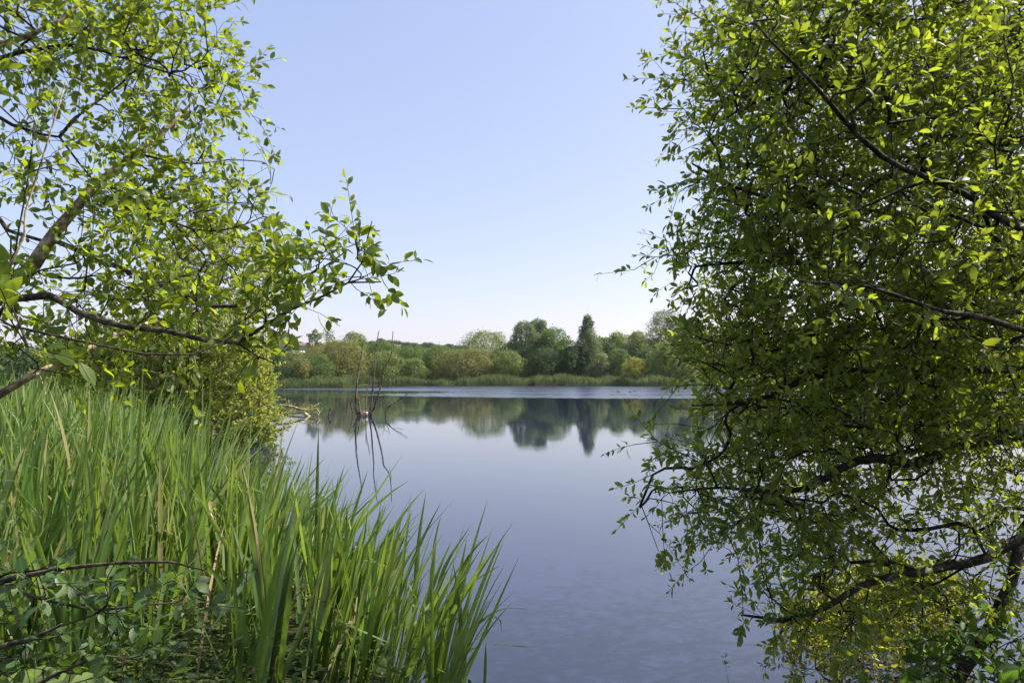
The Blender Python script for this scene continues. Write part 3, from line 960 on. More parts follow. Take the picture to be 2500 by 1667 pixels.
lit = Geo()
lp = sample_poly(BED, 900)
lz = ground_z(lp[:, 0], lp[:, 1])
n_ = len(lp)
C = blade_paths(np.stack([lp[:, 0], lp[:, 1], np.maximum(lz, -0.1)], 1), rng.uniform(0.5, 1.25, n_), rng.uniform(0, 6.28, n_), rng.uniform(0.1, 1.1, n_), rng.uniform(0, 0.5, n_), 5)
add_blades(lit, C, rng.uniform(0.004, 0.011, n_), rng.uniform(0, 3.14, n_))
M_STRAW = leaf_mat("dry_straw", [(0.11, 0.075, 0.04), (0.19, 0.14, 0.075), (0.27, 0.21, 0.12)], (0.3, 0.24, 0.12), 0.2, 0.7, 0.2, vein=False)
tag(lit.build("dry_reed_straw", M_STRAW), "dry straw coloured dead reed stems between the green reed blades", "reeds", kind="stuff")

# plants on the water's edge that stand clear of the mass
e_pts = []
for a, b, n in [((-0.58, 4.55), (-1.12, 5.6), 13), ((-1.12, 5.6), (-2.0, 7.2), 13), ((-2.0, 7.2), (-3.5, 9.6), 14), ((-3.4, 9.6), (-5.8, 12.6), 10)]:
    for q in np.linspace(0, 1, n, endpoint=False):
        e_pts.append((a[0] + (b[0] - a[0]) * q + rng.normal(0, 0.12), a[1] + (b[1] - a[1]) * q + rng.normal(0, 0.12)))
for i, (x, y) in enumerate(e_pts):
    z = max(float(ground_z(np.array([x]), np.array([y]))[0]), -0.25)
    g = Geo()
    reed_plant_blades(g, np.array([x, y, z]), rng.uniform(1.05, 1.4), rng.integers(5, 9), rng.uniform(0.12, 0.42), rng.normal(-0.1, 0.35), rng.uniform(0.012, 0.018), 0.14, (0.0, 0.3), 8)
    o = g.build("reed_plant", M_REED, None, (x, y, z))
    tag(o, "green reed leaning out over the open water at the edge of the reed bed", "reed", "reed plants leaning over the water")


def px_blade(g, pts, w, face=0.3):
    P = np.array([U(*p) for p in pts])
    C, _ = smooth_line(P, [0.0001] * len(P), 0.09)
    add_blades(g, C[None], np.array([w * 1.7]), np.array([face]), 2.6)


arch = Geo()
for bl, w in [
    ([(1108, 1700, 4.9), (1130, 1590, 4.9), (1165, 1522, 4.9), (1222, 1486, 4.85), (1270, 1484, 4.8), (1316, 1489, 4.8)], 0.008),
    ([(1100, 1690, 4.95), (1120, 1590, 4.95), (1165, 1512, 4.9), (1205, 1502, 4.9), (1222, 1514, 4.9), (1225, 1545, 4.9)], 0.007),
    ([(1095, 1720, 4.9), (1115, 1625, 4.9), (1150, 1582, 4.9), (1215, 1571, 4.85), (1262, 1575, 4.8), (1312, 1581, 4.8)], 0.009),
    ([(1080, 1700, 5.0), (1092, 1560, 5.0), (1118, 1455, 5.0), (1160, 1415, 5.0), (1226, 1377, 5.0)], 0.010),
    ([(1070, 1690, 5.1), (1085, 1540, 5.1), (1108, 1440, 5.1), (1145, 1355, 5.1), (1196, 1302, 5.1)], 0.010),
    ([(1050, 1690, 5.2), (1060, 1500, 5.2), (1085, 1385, 5.2), (1150, 1281, 5.2)], 0.009),
    ([(1120, 1720, 4.7), (1126, 1560, 4.7), (1118, 1450, 4.7), (1106, 1372, 4.7)], 0.009),
    ([(1132, 1720, 4.8), (1136, 1580, 4.8), (1144, 1500, 4.8), (1155, 1480, 4.8)], 0.008),
    ([(1040, 1690, 5.4), (1050, 1480, 5.4), (1062, 1320, 5.4), (1078, 1256, 5.4)], 0.011),
    ([(1010, 1690, 5.6), (1012, 1480, 5.6), (1022, 1320, 5.6), (1040, 1200, 5.6)], 0.011),
    ([(1180, 1720, 4.7), (1184, 1640, 4.7), (1186, 1565, 4.7)], 0.006)]:
    px_blade(arch, bl, w)
bz = U(1108, 1700, 4.9)
o = arch.build("reed_plant", M_REED, None, (bz[0], bz[1], 0.0))
tag(o, "longest arching reed at the bed's tip, thin blades bent flat over water", "reed", "reed plants leaning over the water")

for i, (u, vt, D, lb) in enumerate([(352, 862, 5.6, "tall upright reed with the broadest blade, standing above the bed before the bush"),
                                    (522, 880, 6.4, "tall thin reed rising above the bed right of the broad bladed one"),
                                    (470, 930, 5.8, "reed with blades slanting apart, between the two tall reeds above the bed")]):
    top = U(u, vt, D)
    z = float(ground_z(np.array([top[0]]), np.array([D]))[0])
    g = Geo()
    base = np.array([top[0] - 0.05, D, z])
    H = top[2] - z
    k = 4
    C = blade_paths(np.tile(base, (k, 1)) + rng.normal(0, 0.02, (k, 3)) * [1, 1, 0], H * np.array([1.0, 0.97, 0.8, 0.7]), np.array([0.0, 3.0, 0.2, 2.6]), np.array([0.02, 0.02, 0.14, 0.12]) * (1 if i < 2 else 2.2), np.array([0.0, 0.0, 0.1, 0.05]), 9)
    add_blades(g, C, np.array([0.016, 0.015, 0.012, 0.012]) * (1.0 if i == 0 else 0.7), np.array([0.2, 0.9, 1.8, 2.4]))
    o = g.build("reed_plant", M_REED, None, base)
    tag(o, lb, "reed", "tall reeds above the bed")

# far reeds: belts along the far shore
def far_reeds(line, n, depth, h, label, mat=M_REED_FAR):
    line = np.array(line, float)
    seg = np.linalg.norm(np.diff(line, axis=0), axis=1)
    cum = np.concatenate([[0], np.cumsum(seg)])
    s = rng.uniform(0, cum[-1], n)
    x = np.interp(s, cum, line[:, 0]); y = np.interp(s, cum, line[:, 1])
    off = rng.uniform(0, 1, n) ** 1.3 * depth
    y = y + off - 0.8 + 1.6 * np.sin(s * 0.35) * np.sin(s * 0.11 + 1) + 0.6 * np.sin(s * 1.1)
    z = np.maximum(ground_z(x, y), -0.1)
    hh = h * (0.82 + 0.22 * np.sin(s * 0.22) * np.sin(s * 0.07 + 2) + 0.14 * np.sin(s * 0.9 + 2 * np.sin(s * 0.31))) * rng.uniform(0.7, 1.15, n)
    C = blade_paths(np.stack([x, y, z], 1), hh, rng.uniform(0, 6.28, n), rng.uniform(0, 0.2, n), rng.uniform(0, 0.4, n), 3)
    g = Geo()
    add_blades(g, C, rng.uniform(0.025, 0.06, n), rng.uniform(-0.6, 0.6, n))
    tag(g.build("far_reeds", mat), label, "reeds", kind="stuff")


far_reeds([(-75, 108), (-50, 119), (-29.5, 121)], 5200, 6.0, 2.0, "tall yellowish green reeds on the far left shore behind the fallen branch")
far_reeds([(-31, 124), (-31, 146), (-20, 147.3), (5, 151)], 6000, 5.0, 2.0, "dark green reeds along the middle of the far shore below the olive willows")
far_reeds([(5, 151), (20, 144), (32, 132), (70, 128), (105, 119)], 9000, 5.0, 2.1, "light green reeds along the right part of the far shore below the spire tree")

# ------------------------------------------------------------------ dead stems and drift wood in the water
def dead(name, label, cat, strands, mat=M_DEAD, group=None, leaves=None, D=38.0, part="branch"):
    b = U(*strands[0][0][0], D)
    b[2] = -0.05
    t = thing(name, tuple(b), label, cat, group)
    for j, (pp, r0, r1) in enumerate(strands):
        n = len(pp)
        P = np.array([U(u, v, D + 0.25 * math.sin(j * 2.1 + 1) * (i / max(1, n - 1)) * (1 if j else 0.4)) for i, (u, v) in enumerate(pp)])
        P, r = smooth_line(P, [r0 * 1.1, max(r1 * 1.7, 0.012 if j else 0.021)], 0.18)
        g = Geo(); g.tube(P, r, 6)
        g.build("stem" if j == 0 else part, mat, t)
    return t


def c3(pts):    # points noted on an enlargement of the far left water
    return [(600 + x * 550 / 2352, 740 + y * 320 / 1368) for x, y in pts]


DG = "dead stems standing in the lake"
dead("dead_sapling", "leaning bare grey stem at the left of the dead group, kinked at its foot", "dead tree",
     [(c3([(1182, 1215), (1172, 1150), (1150, 1060), (1152, 960), (1160, 830), (1180, 680), (1210, 520), (1230, 385)]), 0.075, 0.012),
      (c3([(1170, 1180), (1150, 1110), (1128, 1068)]), 0.05, 0.03),
      (c3([(1150, 1000), (1110, 955), (1083, 925)]), 0.014, 0.006)], group=DG)
dead("dead_sapling", "short bare stub close against the foot of the kinked grey stem", "dead tree",
     [(c3([(1192, 1215), (1190, 1100), (1176, 1010), (1168, 960)]), 0.05, 0.012)], group=DG)
dead("dead_sapling", "shortest thin stick tilted left, outermost of the dead group", "dead tree",
     [(c3([(1122, 1215), (1118, 1150), (1098, 1070), (1084, 1008)]), 0.028, 0.012)], group=DG)
dead("dead_sapling", "tallest straight bare stem in the middle of the dead group", "dead tree",
     [(c3([(1285, 1215), (1292, 1150), (1312, 1030), (1328, 870), (1345, 690), (1346, 560), (1372, 400), (1392, 285)]), 0.05, 0.008),
      (c3([(1372, 520), (1385, 450), (1378, 400)]), 0.008, 0.004)], group=DG)
dead("dead_sapling", "thin straight wand just left of the tallest bare stem", "dead tree",
     [(c3([(1254, 1215), (1256, 1100), (1264, 960), (1285, 870), (1305, 768)]), 0.024, 0.008),
      (c3([(1256, 1080), (1258, 960), (1262, 880)]), 0.016, 0.008)], group=DG)
dead("dead_sapling", "bare stem bent outward to the right with a whippy upright tip", "dead tree",
     [(c3([(1300, 1215), (1310, 1160), (1345, 1080), (1382, 970), (1430, 780), (1452, 660), (1502, 595), (1526, 480), (1537, 295)]), 0.055, 0.008),
      (c3([(1510, 640), (1525, 570), (1530, 520)]), 0.010, 0.005)], group=DG)
dead("dead_sapling", "small forked dead bush with fine twigs standing right of the bare stems", "dead tree",
     [(c3([(1453, 1215), (1456, 1170), (1468, 1115), (1540, 1045), (1640, 985), (1690, 945)]), 0.035, 0.006),
      (c3([(1466, 1120), (1440, 1070), (1450, 1030), (1500, 1010)]), 0.014, 0.005),
      (c3([(1468, 1112), (1490, 1060), (1505, 1000)]), 0.012, 0.005),
      (c3([(1500, 1085), (1520, 1120), (1535, 1150)]), 0.010, 0.004),
      (c3([(1540, 1045), (1600, 1050), (1640, 1030)]), 0.009, 0.004),
      (c3([(1450, 1040), (1430, 1000), (1390, 980)]), 0.008, 0.004)], group=DG)
dead("dead_stick", "single crooked dark stick poking out between fallen branch and dead stems", "stick",
     [(c3([(862, 1235), (860, 1200), (872, 1150), (895, 1098)]), 0.05, 0.035)])
dead("drift_stump", "pale broken log end catching the sun among the dead stems", "log",
     [(c3([(1214, 1205), (1222, 1175), (1252, 1150)]), 0.12, 0.09), (c3([(1220, 1200), (1250, 1195)]), 0.09, 0.07)], M_DEAD_PALE)
dead("drift_twig", "tiny bent twig floating right of the forked dead bush", "twig",
     [(c3([(1568, 1170), (1575, 1185), (1592, 1192)]), 0.014, 0.008), (c3([(1575, 1185), (1580, 1165)]), 0.01, 0.006)])
dead("fallen_plank", "slanting drowned limb dipping into the water with an upturned forked end", "log",
     [(c3([(612, 1150), (660, 1185), (720, 1230), (760, 1255)]), 0.09, 0.05), (c3([(715, 1215), (745, 1175), (768, 1140), (745, 1115)]), 0.05, 0.035)], M_DEAD_PALE)

fb = dead("fallen_branch", "fallen leafy branch lying on the water beside the near bush with tangled roots", "branch",
          [(c3([(250, 1130), (320, 1075), (400, 1068), (500, 1085), (600, 1110), (690, 1115), (740, 1095)]), 0.08, 0.03),
           (c3([(330, 1200), (370, 1170), (430, 1155), (520, 1148), (620, 1135), (700, 1105)]), 0.07, 0.02),
           (c3([(430, 1165), (500, 1190), (560, 1215), (590, 1208)]), 0.03, 0.012),
           (c3([(690, 1085), (730, 1065), (765, 1048)]), 0.03, 0.02),
           (c3([(455, 1110), (452, 1050), (445, 1005)]), 0.022, 0.010),
           (c3([(250, 1130), (220, 1100), (205, 1050)]), 0.02, 0.008),
           (c3([(290, 1135), (260, 1170), (285, 1215)]), 0.03, 0.012),
           (c3([(300, 1140), (330, 1180), (380, 1250)]), 0.03, 0.010)], M_BARK_PALE, D=39.0)
rg = Geo()
for i in range(16):
    c = np.array(U(*c3([(290, 1125)])[0], 39.0))
    d = unit(rng.normal(0, 1, 3)) * [1, 0.6, 0.6]
    rg.tube([c, c + d * 0.25 + rng.normal(0, 0.05, 3), c + d * 0.5 + rng.normal(0, 0.1, 3)], [0.05, 0.025, 0.01], 4)
rg.build("roots", M_BARK_DARK, fb)
lg = Geo()
cc = []
for (x, y, n, s) in [(560, 1110, 60, 0.28), (660, 1085, 70, 0.25), (480, 1130, 40, 0.22), (470, 1040, 26, 0.14), (255, 1070, 24, 0.2), (395, 1005, 16, 0.12), (620, 1120, 60, 0.3), (715, 1110, 24, 0.15)]:
    c = U(*c3([(x, y)])[0], 39.0)
    cc.append(c + rng.normal(0, 1, (n, 3)) * [s * 1.6, s, s * 0.55])
cc = np.vstack(cc); cc[:, 2] = np.maximum(cc[:, 2], 0.03)
add_diamonds(lg, cc, rng.normal(0, 1, cc.shape), rng.normal(0, 0.6, cc.shape) + [0, 0, 0.8], rng.uniform(0.07, 0.12, len(cc)), rng.uniform(0.04, 0.06, len(cc)))
lg.build("leaves", M_LEAF_BUSH, fb)

# ------------------------------------------------------------------ water birds
M_DUCK = flat_mat("dark_plumage", (0.035, 0.03, 0.028), 0.6)
M_BEAK = flat_mat("pale_beak", (0.6, 0.5, 0.4), 0.5)


def duck(u, v, D, yaw, label):
    p = U(u, v, D); p[2] = 0.0
    g = Geo()
    # one continuous lofted body: tail, hull, breast, neck, head
    sec = [(-0.21, 0.10, 0.012, 0.010), (-0.16, 0.085, 0.045, 0.03), (-0.08, 0.06, 0.085, 0.065), (0.02, 0.05, 0.095, 0.075), (0.10, 0.06, 0.075, 0.065),
           (0.145, 0.11, 0.042, 0.045), (0.155, 0.17, 0.028, 0.032), (0.165, 0.205, 0.036, 0.036), (0.195, 0.215, 0.03, 0.028), (0.222, 0.21, 0.010, 0.010)]
    ring = []
    for (x, z, ry, rz) in sec:
        for a in np.linspace(0, 2 * np.pi, 8, endpoint=False):
            ring.append((x - 0.25 * rz * math.sin(a), ry * math.cos(a), z + rz * math.sin(a)))
    R = np.array(ring)
    c, s = math.cos(yaw), math.sin(yaw)
    rot = lambda A: np.stack([A[:, 0] * c - A[:, 1] * s, A[:, 0] * s + A[:, 1] * c, A[:, 2]], 1) + p
    q = [(i * 8 + k, i * 8 + (k + 1) % 8, i * 8 + 8 + (k + 1) % 8, i * 8 + 8 + k) for i in range(len(sec) - 1) for k in range(8)]
    t = thing("coot", tuple(p), label, "water bird", "birds on the far water")
    mesh_obj("body", rot(R), None, q, M_DUCK, t)
    bk = Geo(); bk.tube(rot(np.array([(0.215, 0, 0.208), (0.245, 0, 0.200), (0.265, 0, 0.196)])), [0.011, 0.008, 0.003], 6)
    bk.build("beak", M_BEAK, t)


duck(1510, 957.5, 88, 2.6, "dark water bird swimming on the rippled band, leftmost of the three")
duck(1538, 957.5, 88, 0.4, "dark water bird swimming on the rippled band, between the other two")
duck(1551, 956, 91, 3.3, "dark water bird swimming on the rippled band nearest the right foliage")

# ------------------------------------------------------------------ bush on the left bank
def px_targets(poly, n, dlo, dhi, clump=1, sig=0.15):
    """shoot positions inside an outline, over a range of depths, gathered in clumps of about `clump`"""
    m = max(1, int(round(n / clump)))
    p = sample_poly(poly, m)
    d = rng.uniform(dlo, dhi, m)
    c = Uv(p[:, 0], p[:, 1], d)
    if clump == 1: return c
    k = rng.integers(0, m, n)
    return c[k] + rng.normal(0, sig, (n, 3))


def seeds_of(sk, nodes, p=1.0):
    return [(sk.P[i], sk.dir[i]) for i in nodes if rng.uniform() < p]


bt = thing("willow_bush", (-12.3, 24.2, 0.2), "big round light green willow bush on the left bank behind the reed bed", "bush")
sk = Skeleton(0.45)
for (u, v, d, r) in [(200, 820, 23.5, .09), (300, 760, 25, .09), (420, 700, 24, .10), (520, 720, 23, .09), (600, 800, 24, .08), (480, 900, 22.5, .06), (620, 960, 23.5, .06), (560, 640, 25, .09), (150, 900, 24, .07), (640, 1010, 23, .05)]:
    tip = U(u, v, d)
    b = np.array([-12.3 + rng.normal(0, .35), 24.2 + rng.normal(0, .3), 0.1])
    m1 = b + (tip - b) * 0.4 + np.array([0, 0, 0.5 * (1 if v < 900 else 0.3)])
    P, r_ = smooth_line([b, m1, tip], [r, r * 0.35], 0.4)
    sk.limb(P)
    g = Geo(); g.tube(P, r_, 6)
    g.build("branch", M_BARK_DARK, bt)
BUSH_LOW = [(60, 1010), (110, 880), (180, 830), (280, 800), (400, 780), (520, 790), (620, 815), (648, 860), (655, 910), (668, 960), (655, 1010), (640, 1060), (590, 1085), (500, 1060), (300, 1060)]
BUSH_UP = [(330, 810), (360, 690), (400, 600), (470, 555), (560, 560), (640, 600), (690, 660), (660, 740), (620, 790), (500, 815)]
tg_ = np.vstack([px_targets(BUSH_LOW, 2600, 21.5, 26.5), px_targets(BUSH_UP, 650, 22.5, 26), px_targets([(640, 1055), (700, 1040), (655, 1075)], 10, 22.8, 23.2),
                 px_targets([(600, 1040), (690, 985), (650, 1090)], 60, 22.2, 23.6)])
tg_[:, 2] = np.maximum(tg_[:, 2], 0.12)
sk.grow(tg_)
tw, lf = sk.twigs(0.004, 0.38, 3, 0.03), Geo()
shoots(sk, tw, lf, seeds_of(sk, sk.tips), (22, 32), (0.25, 0.6), (0.08, 0.14), (0.5, 0.7), full=False, rtwig=0.004, upn=0.25)
tw.build("twigs", M_BARK_DARK, bt)
lf.build("crown", M_LEAF_BUSH, bt)

# ------------------------------------------------------------------ left willow
lt_base = np.array([-4.7, 3.3, float(ground_z(np.array([-4.7]), np.array([3.3]))[0]) - 0.1])
lt = thing("willow_tree", tuple(lt_base), "near willow with a pale leaning trunk and bright green leaves over the reeds", "tree")
sk = Skeleton(0.11)


def limb(th, sk, pts, rad, mat, name="limb", step=0.13, sides=8):
    P = [np.array(p) if len(p) == 3 and isinstance(p, np.ndarray) else U(*p) for p in pts]
    P, r = smooth_line(P, rad, step)
    sk.limb(P)
    g = Geo(); g.tube(P, r, sides)
    return g.build(name, mat, th)


A = np.array
limb(lt, sk, [lt_base, A([-4.0, 3.6, 1.7]), (0, 715, 4.0), (110, 602, 4.03), (165, 530, 4.06), (225, 465, 4.1), (300, 395, 4.2), (392, 330, 4.3), (470, 250, 4.5), (540, 180, 4.8)],
     [.085, .07, .044, .036, .031, .026, .021, .014, .007, .003], M_BARK_PALE, "trunk", sides=10)
limb(lt, sk, [lt_base + A([0.1, 0.35, 0]), A([-4.1, 4.0, 2.2]), A([-3.8, 4.1, 3.6]), A([-3.5, 4.2, 5.0]), A([-3.2, 4.4, 6.4])], [.07, .02], M_BARK_PALE, "trunk")
limb(lt, sk, [A([-4.35, 3.55, 0.9]), A([-3.6, 4.0, 1.75]), (0, 962, 4.2), (120, 895, 4.4), (230, 845, 4.6), (330, 800, 4.8), (430, 770, 5.1), (560, 745, 5.4)], [.04, .026, .021, .016, .006], M_BARK_PALE)
limb(lt, sk, [A([-3.75, 3.6, 1.9]), A([-2.8, 3.4, 2.55]), (30, 732, 3.3), (120, 722, 3.3), (190, 762, 3.25), (300, 798, 3.2), (400, 806, 3.15), (500, 830, 3.1), (580, 838, 3.05), (640, 800, 3.0), (710, 755, 2.95), (790, 722, 2.9), (850, 690, 2.9), (930, 688, 2.9)],
     [.022, .018, .013, .009, .006, .003], M_BARK_MID)
limb(lt, sk, [(580, 838, 3.05), (630, 870, 3.0), (672, 888, 3.0)], [.005, .0025], M_BARK_DARK, sides=5)
limb(lt, sk, [(850, 690, 2.9), (884, 640, 2.88), (896, 585, 2.86), (908, 540, 2.85)], [.004, .002], M_BARK_DARK, sides=5)
limb(lt, sk, [(140, 590, 4.05), (260, 640, 3.8), (400, 700, 3.6), (520, 748, 3.5), (620, 735, 3.4), (700, 690, 3.3), (780, 660, 3.25), (850, 610, 3.2)], [.016, .011, .006, .003], M_BARK_MID)
limb(lt, sk, [A([-3.85, 4.1, 3.3]), (-60, 190, 4.2), (0, 142, 4.1), (90, 122, 4.0), (160, 110, 4.0), (250, 125, 4.0), (350, 160, 4.1), (450, 190, 4.3)], [.02, .013, .008, .004], M_BARK_DARK)
limb(lt, sk, [A([-3.8, 4.1, 3.5]), (-50, 290, 4.0), (30, 305, 4.0), (100, 328, 4.0), (145, 335, 4.0), (190, 395, 4.0), (225, 437, 4.1)], [.015, .008, .005], M_BARK_DARK)
limb(lt, sk, [(145, 335, 4.0), (180, 292, 4.1), (230, 255, 4.2), (300, 200, 4.3), (380, 120, 4.4)], [.010, .004], M_BARK_DARK)
limb(lt, sk, [A([-3.0, 3.3, 2.3]), (25, 650, 3.2), (60, 520, 3.2), (100, 400, 3.2), (130, 300, 3.2), (160, 200, 3.2)], [.007, .003], M_BARK_PALE, sides=5)
limb(lt, sk, [A([-3.0, 3.3, 2.1]), (0, 690, 3.4), (45, 560, 3.4), (70, 420, 3.4), (85, 300, 3.4)], [.006, .003], M_BARK_MID, sides=5)
limb(lt, sk, [A([-3.6, 4.15, 4.4]), (-40, 110, 3.8), (60, 90, 3.8), (150, 50, 3.8), (190, 15, 3.9), (195, -80, 4.0)], [.02, .012, .007], M_BARK_PALE)
limb(lt, sk, [A([-3.9, 4.1, 2.9]), (-50, 520, 4.4), (20, 562, 4.3), (110, 590, 4.1)], [.014, .010], M_BARK_MID)
limb(lt, sk, [(235, 440, 4.12), (300, 470, 4.1), (380, 520, 4.0), (470, 560, 3.9), (560, 560, 3.8), (640, 530, 3.7)], [.010, .003], M_BARK_MID)
limb(lt, sk, [(330, 375, 4.2), (400, 390, 4.3), (480, 400, 4.5), (560, 390, 4.6), (640, 395, 4.7)], [.009, .003], M_BARK_MID)
REG_L = [
    ([(0, -80), (500, -80), (520, 60), (550, 120), (600, 170), (635, 235), (640, 275), (610, 320), (480, 320), (380, 250), (250, 200), (120, 130), (0, 90)], 560, 3.7, 5.4),
    ([(440, 310), (560, 300), (630, 350), (680, 402), (640, 420), (590, 440), (560, 470), (480, 440), (430, 400)], 80, 4.2, 5.0),
    ([(380, 450), (480, 440), (600, 460), (640, 500), (720, 515), (715, 545), (660, 570), (560, 580), (440, 560)], 110, 3.6, 4.6),
    ([(130, 490), (300, 430), (400, 470), (440, 560), (300, 600), (140, 600)], 110, 3.5, 4.7),
    ([(0, 610), (200, 590), (420, 560), (600, 570), (700, 610), (760, 640), (700, 720), (620, 780), (520, 800), (300, 760), (120, 720), (0, 700)], 230, 3.2, 4.6),
    ([(0, 700), (120, 720), (300, 790), (300, 850), (120, 920), (0, 980)], 60, 3.3, 4.4),
    ([(560, 800), (640, 770), (720, 720), (790, 700), (830, 720), (760, 780), (690, 820)], 30, 2.8, 3.3),
    ([(680, 620), (760, 590), (850, 590), (880, 640), (830, 680), (740, 690)], 30, 2.8, 3.3),
    ([(860, 560), (930, 520), (960, 570), (950, 640), (1000, 690), (940, 715), (880, 690)], 22, 2.75, 3.0),
    ([(620, 860), (680, 850), (745, 850), (720, 880), (670, 900)], 9, 2.9, 3.1),
    ([(0, 100), (150, 160), (260, 230), (220, 330), (100, 300), (0, 260)], 70, 3.3, 4.6),
    ([(0, 330), (70, 350), (160, 380), (120, 470), (0, 520)], 26, 3.2, 4.2),
    ([(260, 260), (420, 290), (390, 390), (300, 420), (250, 350)], 30, 4.0, 4.8),
    ([(0, 690), (60, 720), (90, 830), (0, 900)], 8, 1.5, 1.9),
]
tg_ = np.vstack([px_targets([(u - (55 if u > 420 else 0) if n > 40 else u - (48 if u > 560 else 0), v) for u, v in p], int(n * (0.74 if n > 40 else 0.8)), a, b, 5 if n > 40 else 1, 0.12)
                 for p, n, a, b in REG_L])
off_l = np.stack([rng.uniform(-5.6, -3.2, 260), rng.uniform(2.8, 5.8, 260), rng.uniform(2.6, 7.0, 260)], 1)
sk.grow(np.vstack([tg_, off_l]))
tw, lf = sk.twigs(0.0016, 0.45, 4, 0.012), Geo()
nl = shoots(sk, tw, lf, seeds_of(sk, sk.tips) + seeds_of(sk, sk.shoot_nodes, 0.10), (7, 12), (0.10, 0.25), (0.036, 0.074), (0.42, 0.58), outward=A([0.15, -0.05, 0.1]), droop=0.1, upn=0.55)
tw.build("twigs", M_BARK_DARK, lt)
lf.build("crown", M_LEAF_L, lt)
print("left leaves", nl)

# ------------------------------------------------------------------ right willow
rz = float(ground_z(np.array([4.9]), np.array([4.5]))[0]) - 0.1
rt_base = A([4.9, 4.5, rz])
rt = thing("willow_tree", tuple(rt_base), "big shady willow hanging over the water from the right, with black boughs", "tree")
sk = Skeleton(0.13)
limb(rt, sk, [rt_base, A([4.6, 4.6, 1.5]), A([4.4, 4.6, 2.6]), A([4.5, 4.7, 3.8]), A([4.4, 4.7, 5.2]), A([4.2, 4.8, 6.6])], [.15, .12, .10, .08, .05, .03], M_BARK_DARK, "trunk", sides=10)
RL = [
    ([A([4.45, 4.65, 3.6]), (2600, 140, 4.3), (2500, 88, 4.1), (2400, 40, 4.0), (2290, -10, 3.9), (2150, -80, 3.7)], [.06, .045, .035, .02]),
    ([A([4.45, 4.65, 3.0]), (2600, 372, 4.6), (2500, 345, 4.5), (2400, 345, 4.4), (2310, 345, 4.3), (2220, 300, 4.2), (2150, 208, 4.0), (2080, 195, 3.9), (1990, 200, 3.7), (1880, 240, 3.6)], [.05, .04, .025, .014, .006]),
    ([(2310, 345, 4.3), (2250, 376, 4.2), (2160, 430, 4.1), (2090, 455, 4.0), (2050, 440, 3.9), (1960, 484, 3.7), (1870, 482, 3.6), (1760, 440, 3.5), (1690, 400, 3.5)], [.022, .012, .005]),
    ([A([4.4, 4.6, 2.4]), (2600, 750, 4.6), (2500, 708, 4.4), (2410, 686, 4.3), (2300, 690, 4.2), (2200, 722, 4.0), (2160, 730, 3.9), (2060, 680, 3.8), (1950, 640, 3.7), (1830, 640, 3.7), (1700, 650, 3.7)], [.07, .055, .04, .02, .006]),
    ([A([4.4, 4.6, 2.2]), (2600, 735, 4.8), (2500, 748, 4.7), (2400, 780, 4.6), (2350, 802, 4.5), (2270, 880, 4.5), (2200, 955, 4.5), (2110, 1000, 4.5)], [.06, .045, .03, .012]),
    ([A([4.45, 4.6, 1.9]), (2620, 930, 4.3), (2500, 914, 4.1), (2350, 902, 4.0), (2200, 903, 3.9), (2060, 906, 3.8), (1960, 928, 3.7), (1880, 966, 3.6), (1780, 985, 3.5), (1690, 990, 3.5)], [.045, .032, .024, .014, .005]),
    ([(2200, 903, 3.9), (2196, 860, 3.9), (2160, 810, 3.9), (2080, 780, 3.8), (1970, 760, 3.7)], [.012, .004]),
    ([A([4.5, 4.5, 1.6]), (2620, 1050, 3.9), (2450, 1068, 3.8), (2330, 1090, 3.7), (2230, 1132, 3.7), (2140, 1118, 3.6), (2050, 1142, 3.5), (1980, 1190, 3.4), (1880, 1200, 3.4), (1760, 1190, 3.4), (1650, 1200, 3.4)], [.05, .035, .025, .012, .004]),
    ([A([4.5, 4.4, 1.2]), (2620, 1262, 3.7), (2500, 1312, 3.6), (2360, 1376, 3.5), (2200, 1402, 3.4), (2100, 1432, 3.3), (2000, 1490, 3.3), (1900, 1512, 3.2), (1810, 1500, 3.2)], [.04, .025, .014, .005]),
    ([A([2.75, 4.2, 0.1]), (2330, 1690, 3.9), (2400, 1560, 3.9), (2470, 1420, 4.0), (2490, 1330, 4.1), (2570, 1180, 4.3), A([4.2, 4.7, 2.3])], [.036, .028, .036]),
    ([A([4.45, 4.8, 3.4]), A([5.2, 6.2, 4.6]), (2420, 190, 6.2), (2250, 270, 5.9), (2100, 410, 5.6), (1950, 420, 5.4)], [.05, .03, .01]),
    ([A([4.4, 4.8, 2.6]), A([5.6, 6.6, 3.8]), (2420, 520, 7.0), (2250, 560, 6.6), (2050, 560, 6.2), (1880, 590, 5.9)], [.05, .03, .01]),
    ([A([4.4, 4.8, 1.8]), A([5.6, 6.6, 2.2]), (2420, 960, 6.8), (2250, 1000, 6.3), (2050, 1050, 5.8), (1860, 1060, 5.2)], [.05, .03, .01]),
    ([A([4.4, 4.7, 4.6]), A([3.6, 4.4, 5.8]), A([2.6, 4.2, 6.4]), A([1.6, 4.2, 6.4])], [.04, .01]),
    ([A([4.3, 4.5, 2.9]), (2500, 560, 3.1), (2350, 470, 2.8), (2150, 380, 2.6), (1980, 200, 2.5), (1880, 100, 2.5)], [.02, .012, .004]),
    ([A([4.3, 4.4, 2.2]), (2480, 800, 3.0), (2300, 760, 2.7), (2120, 700, 2.6), (1980, 690, 2.6)], [.018, .010, .004]),
]
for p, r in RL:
    limb(rt, sk, p, r, M_BARK_DARK)
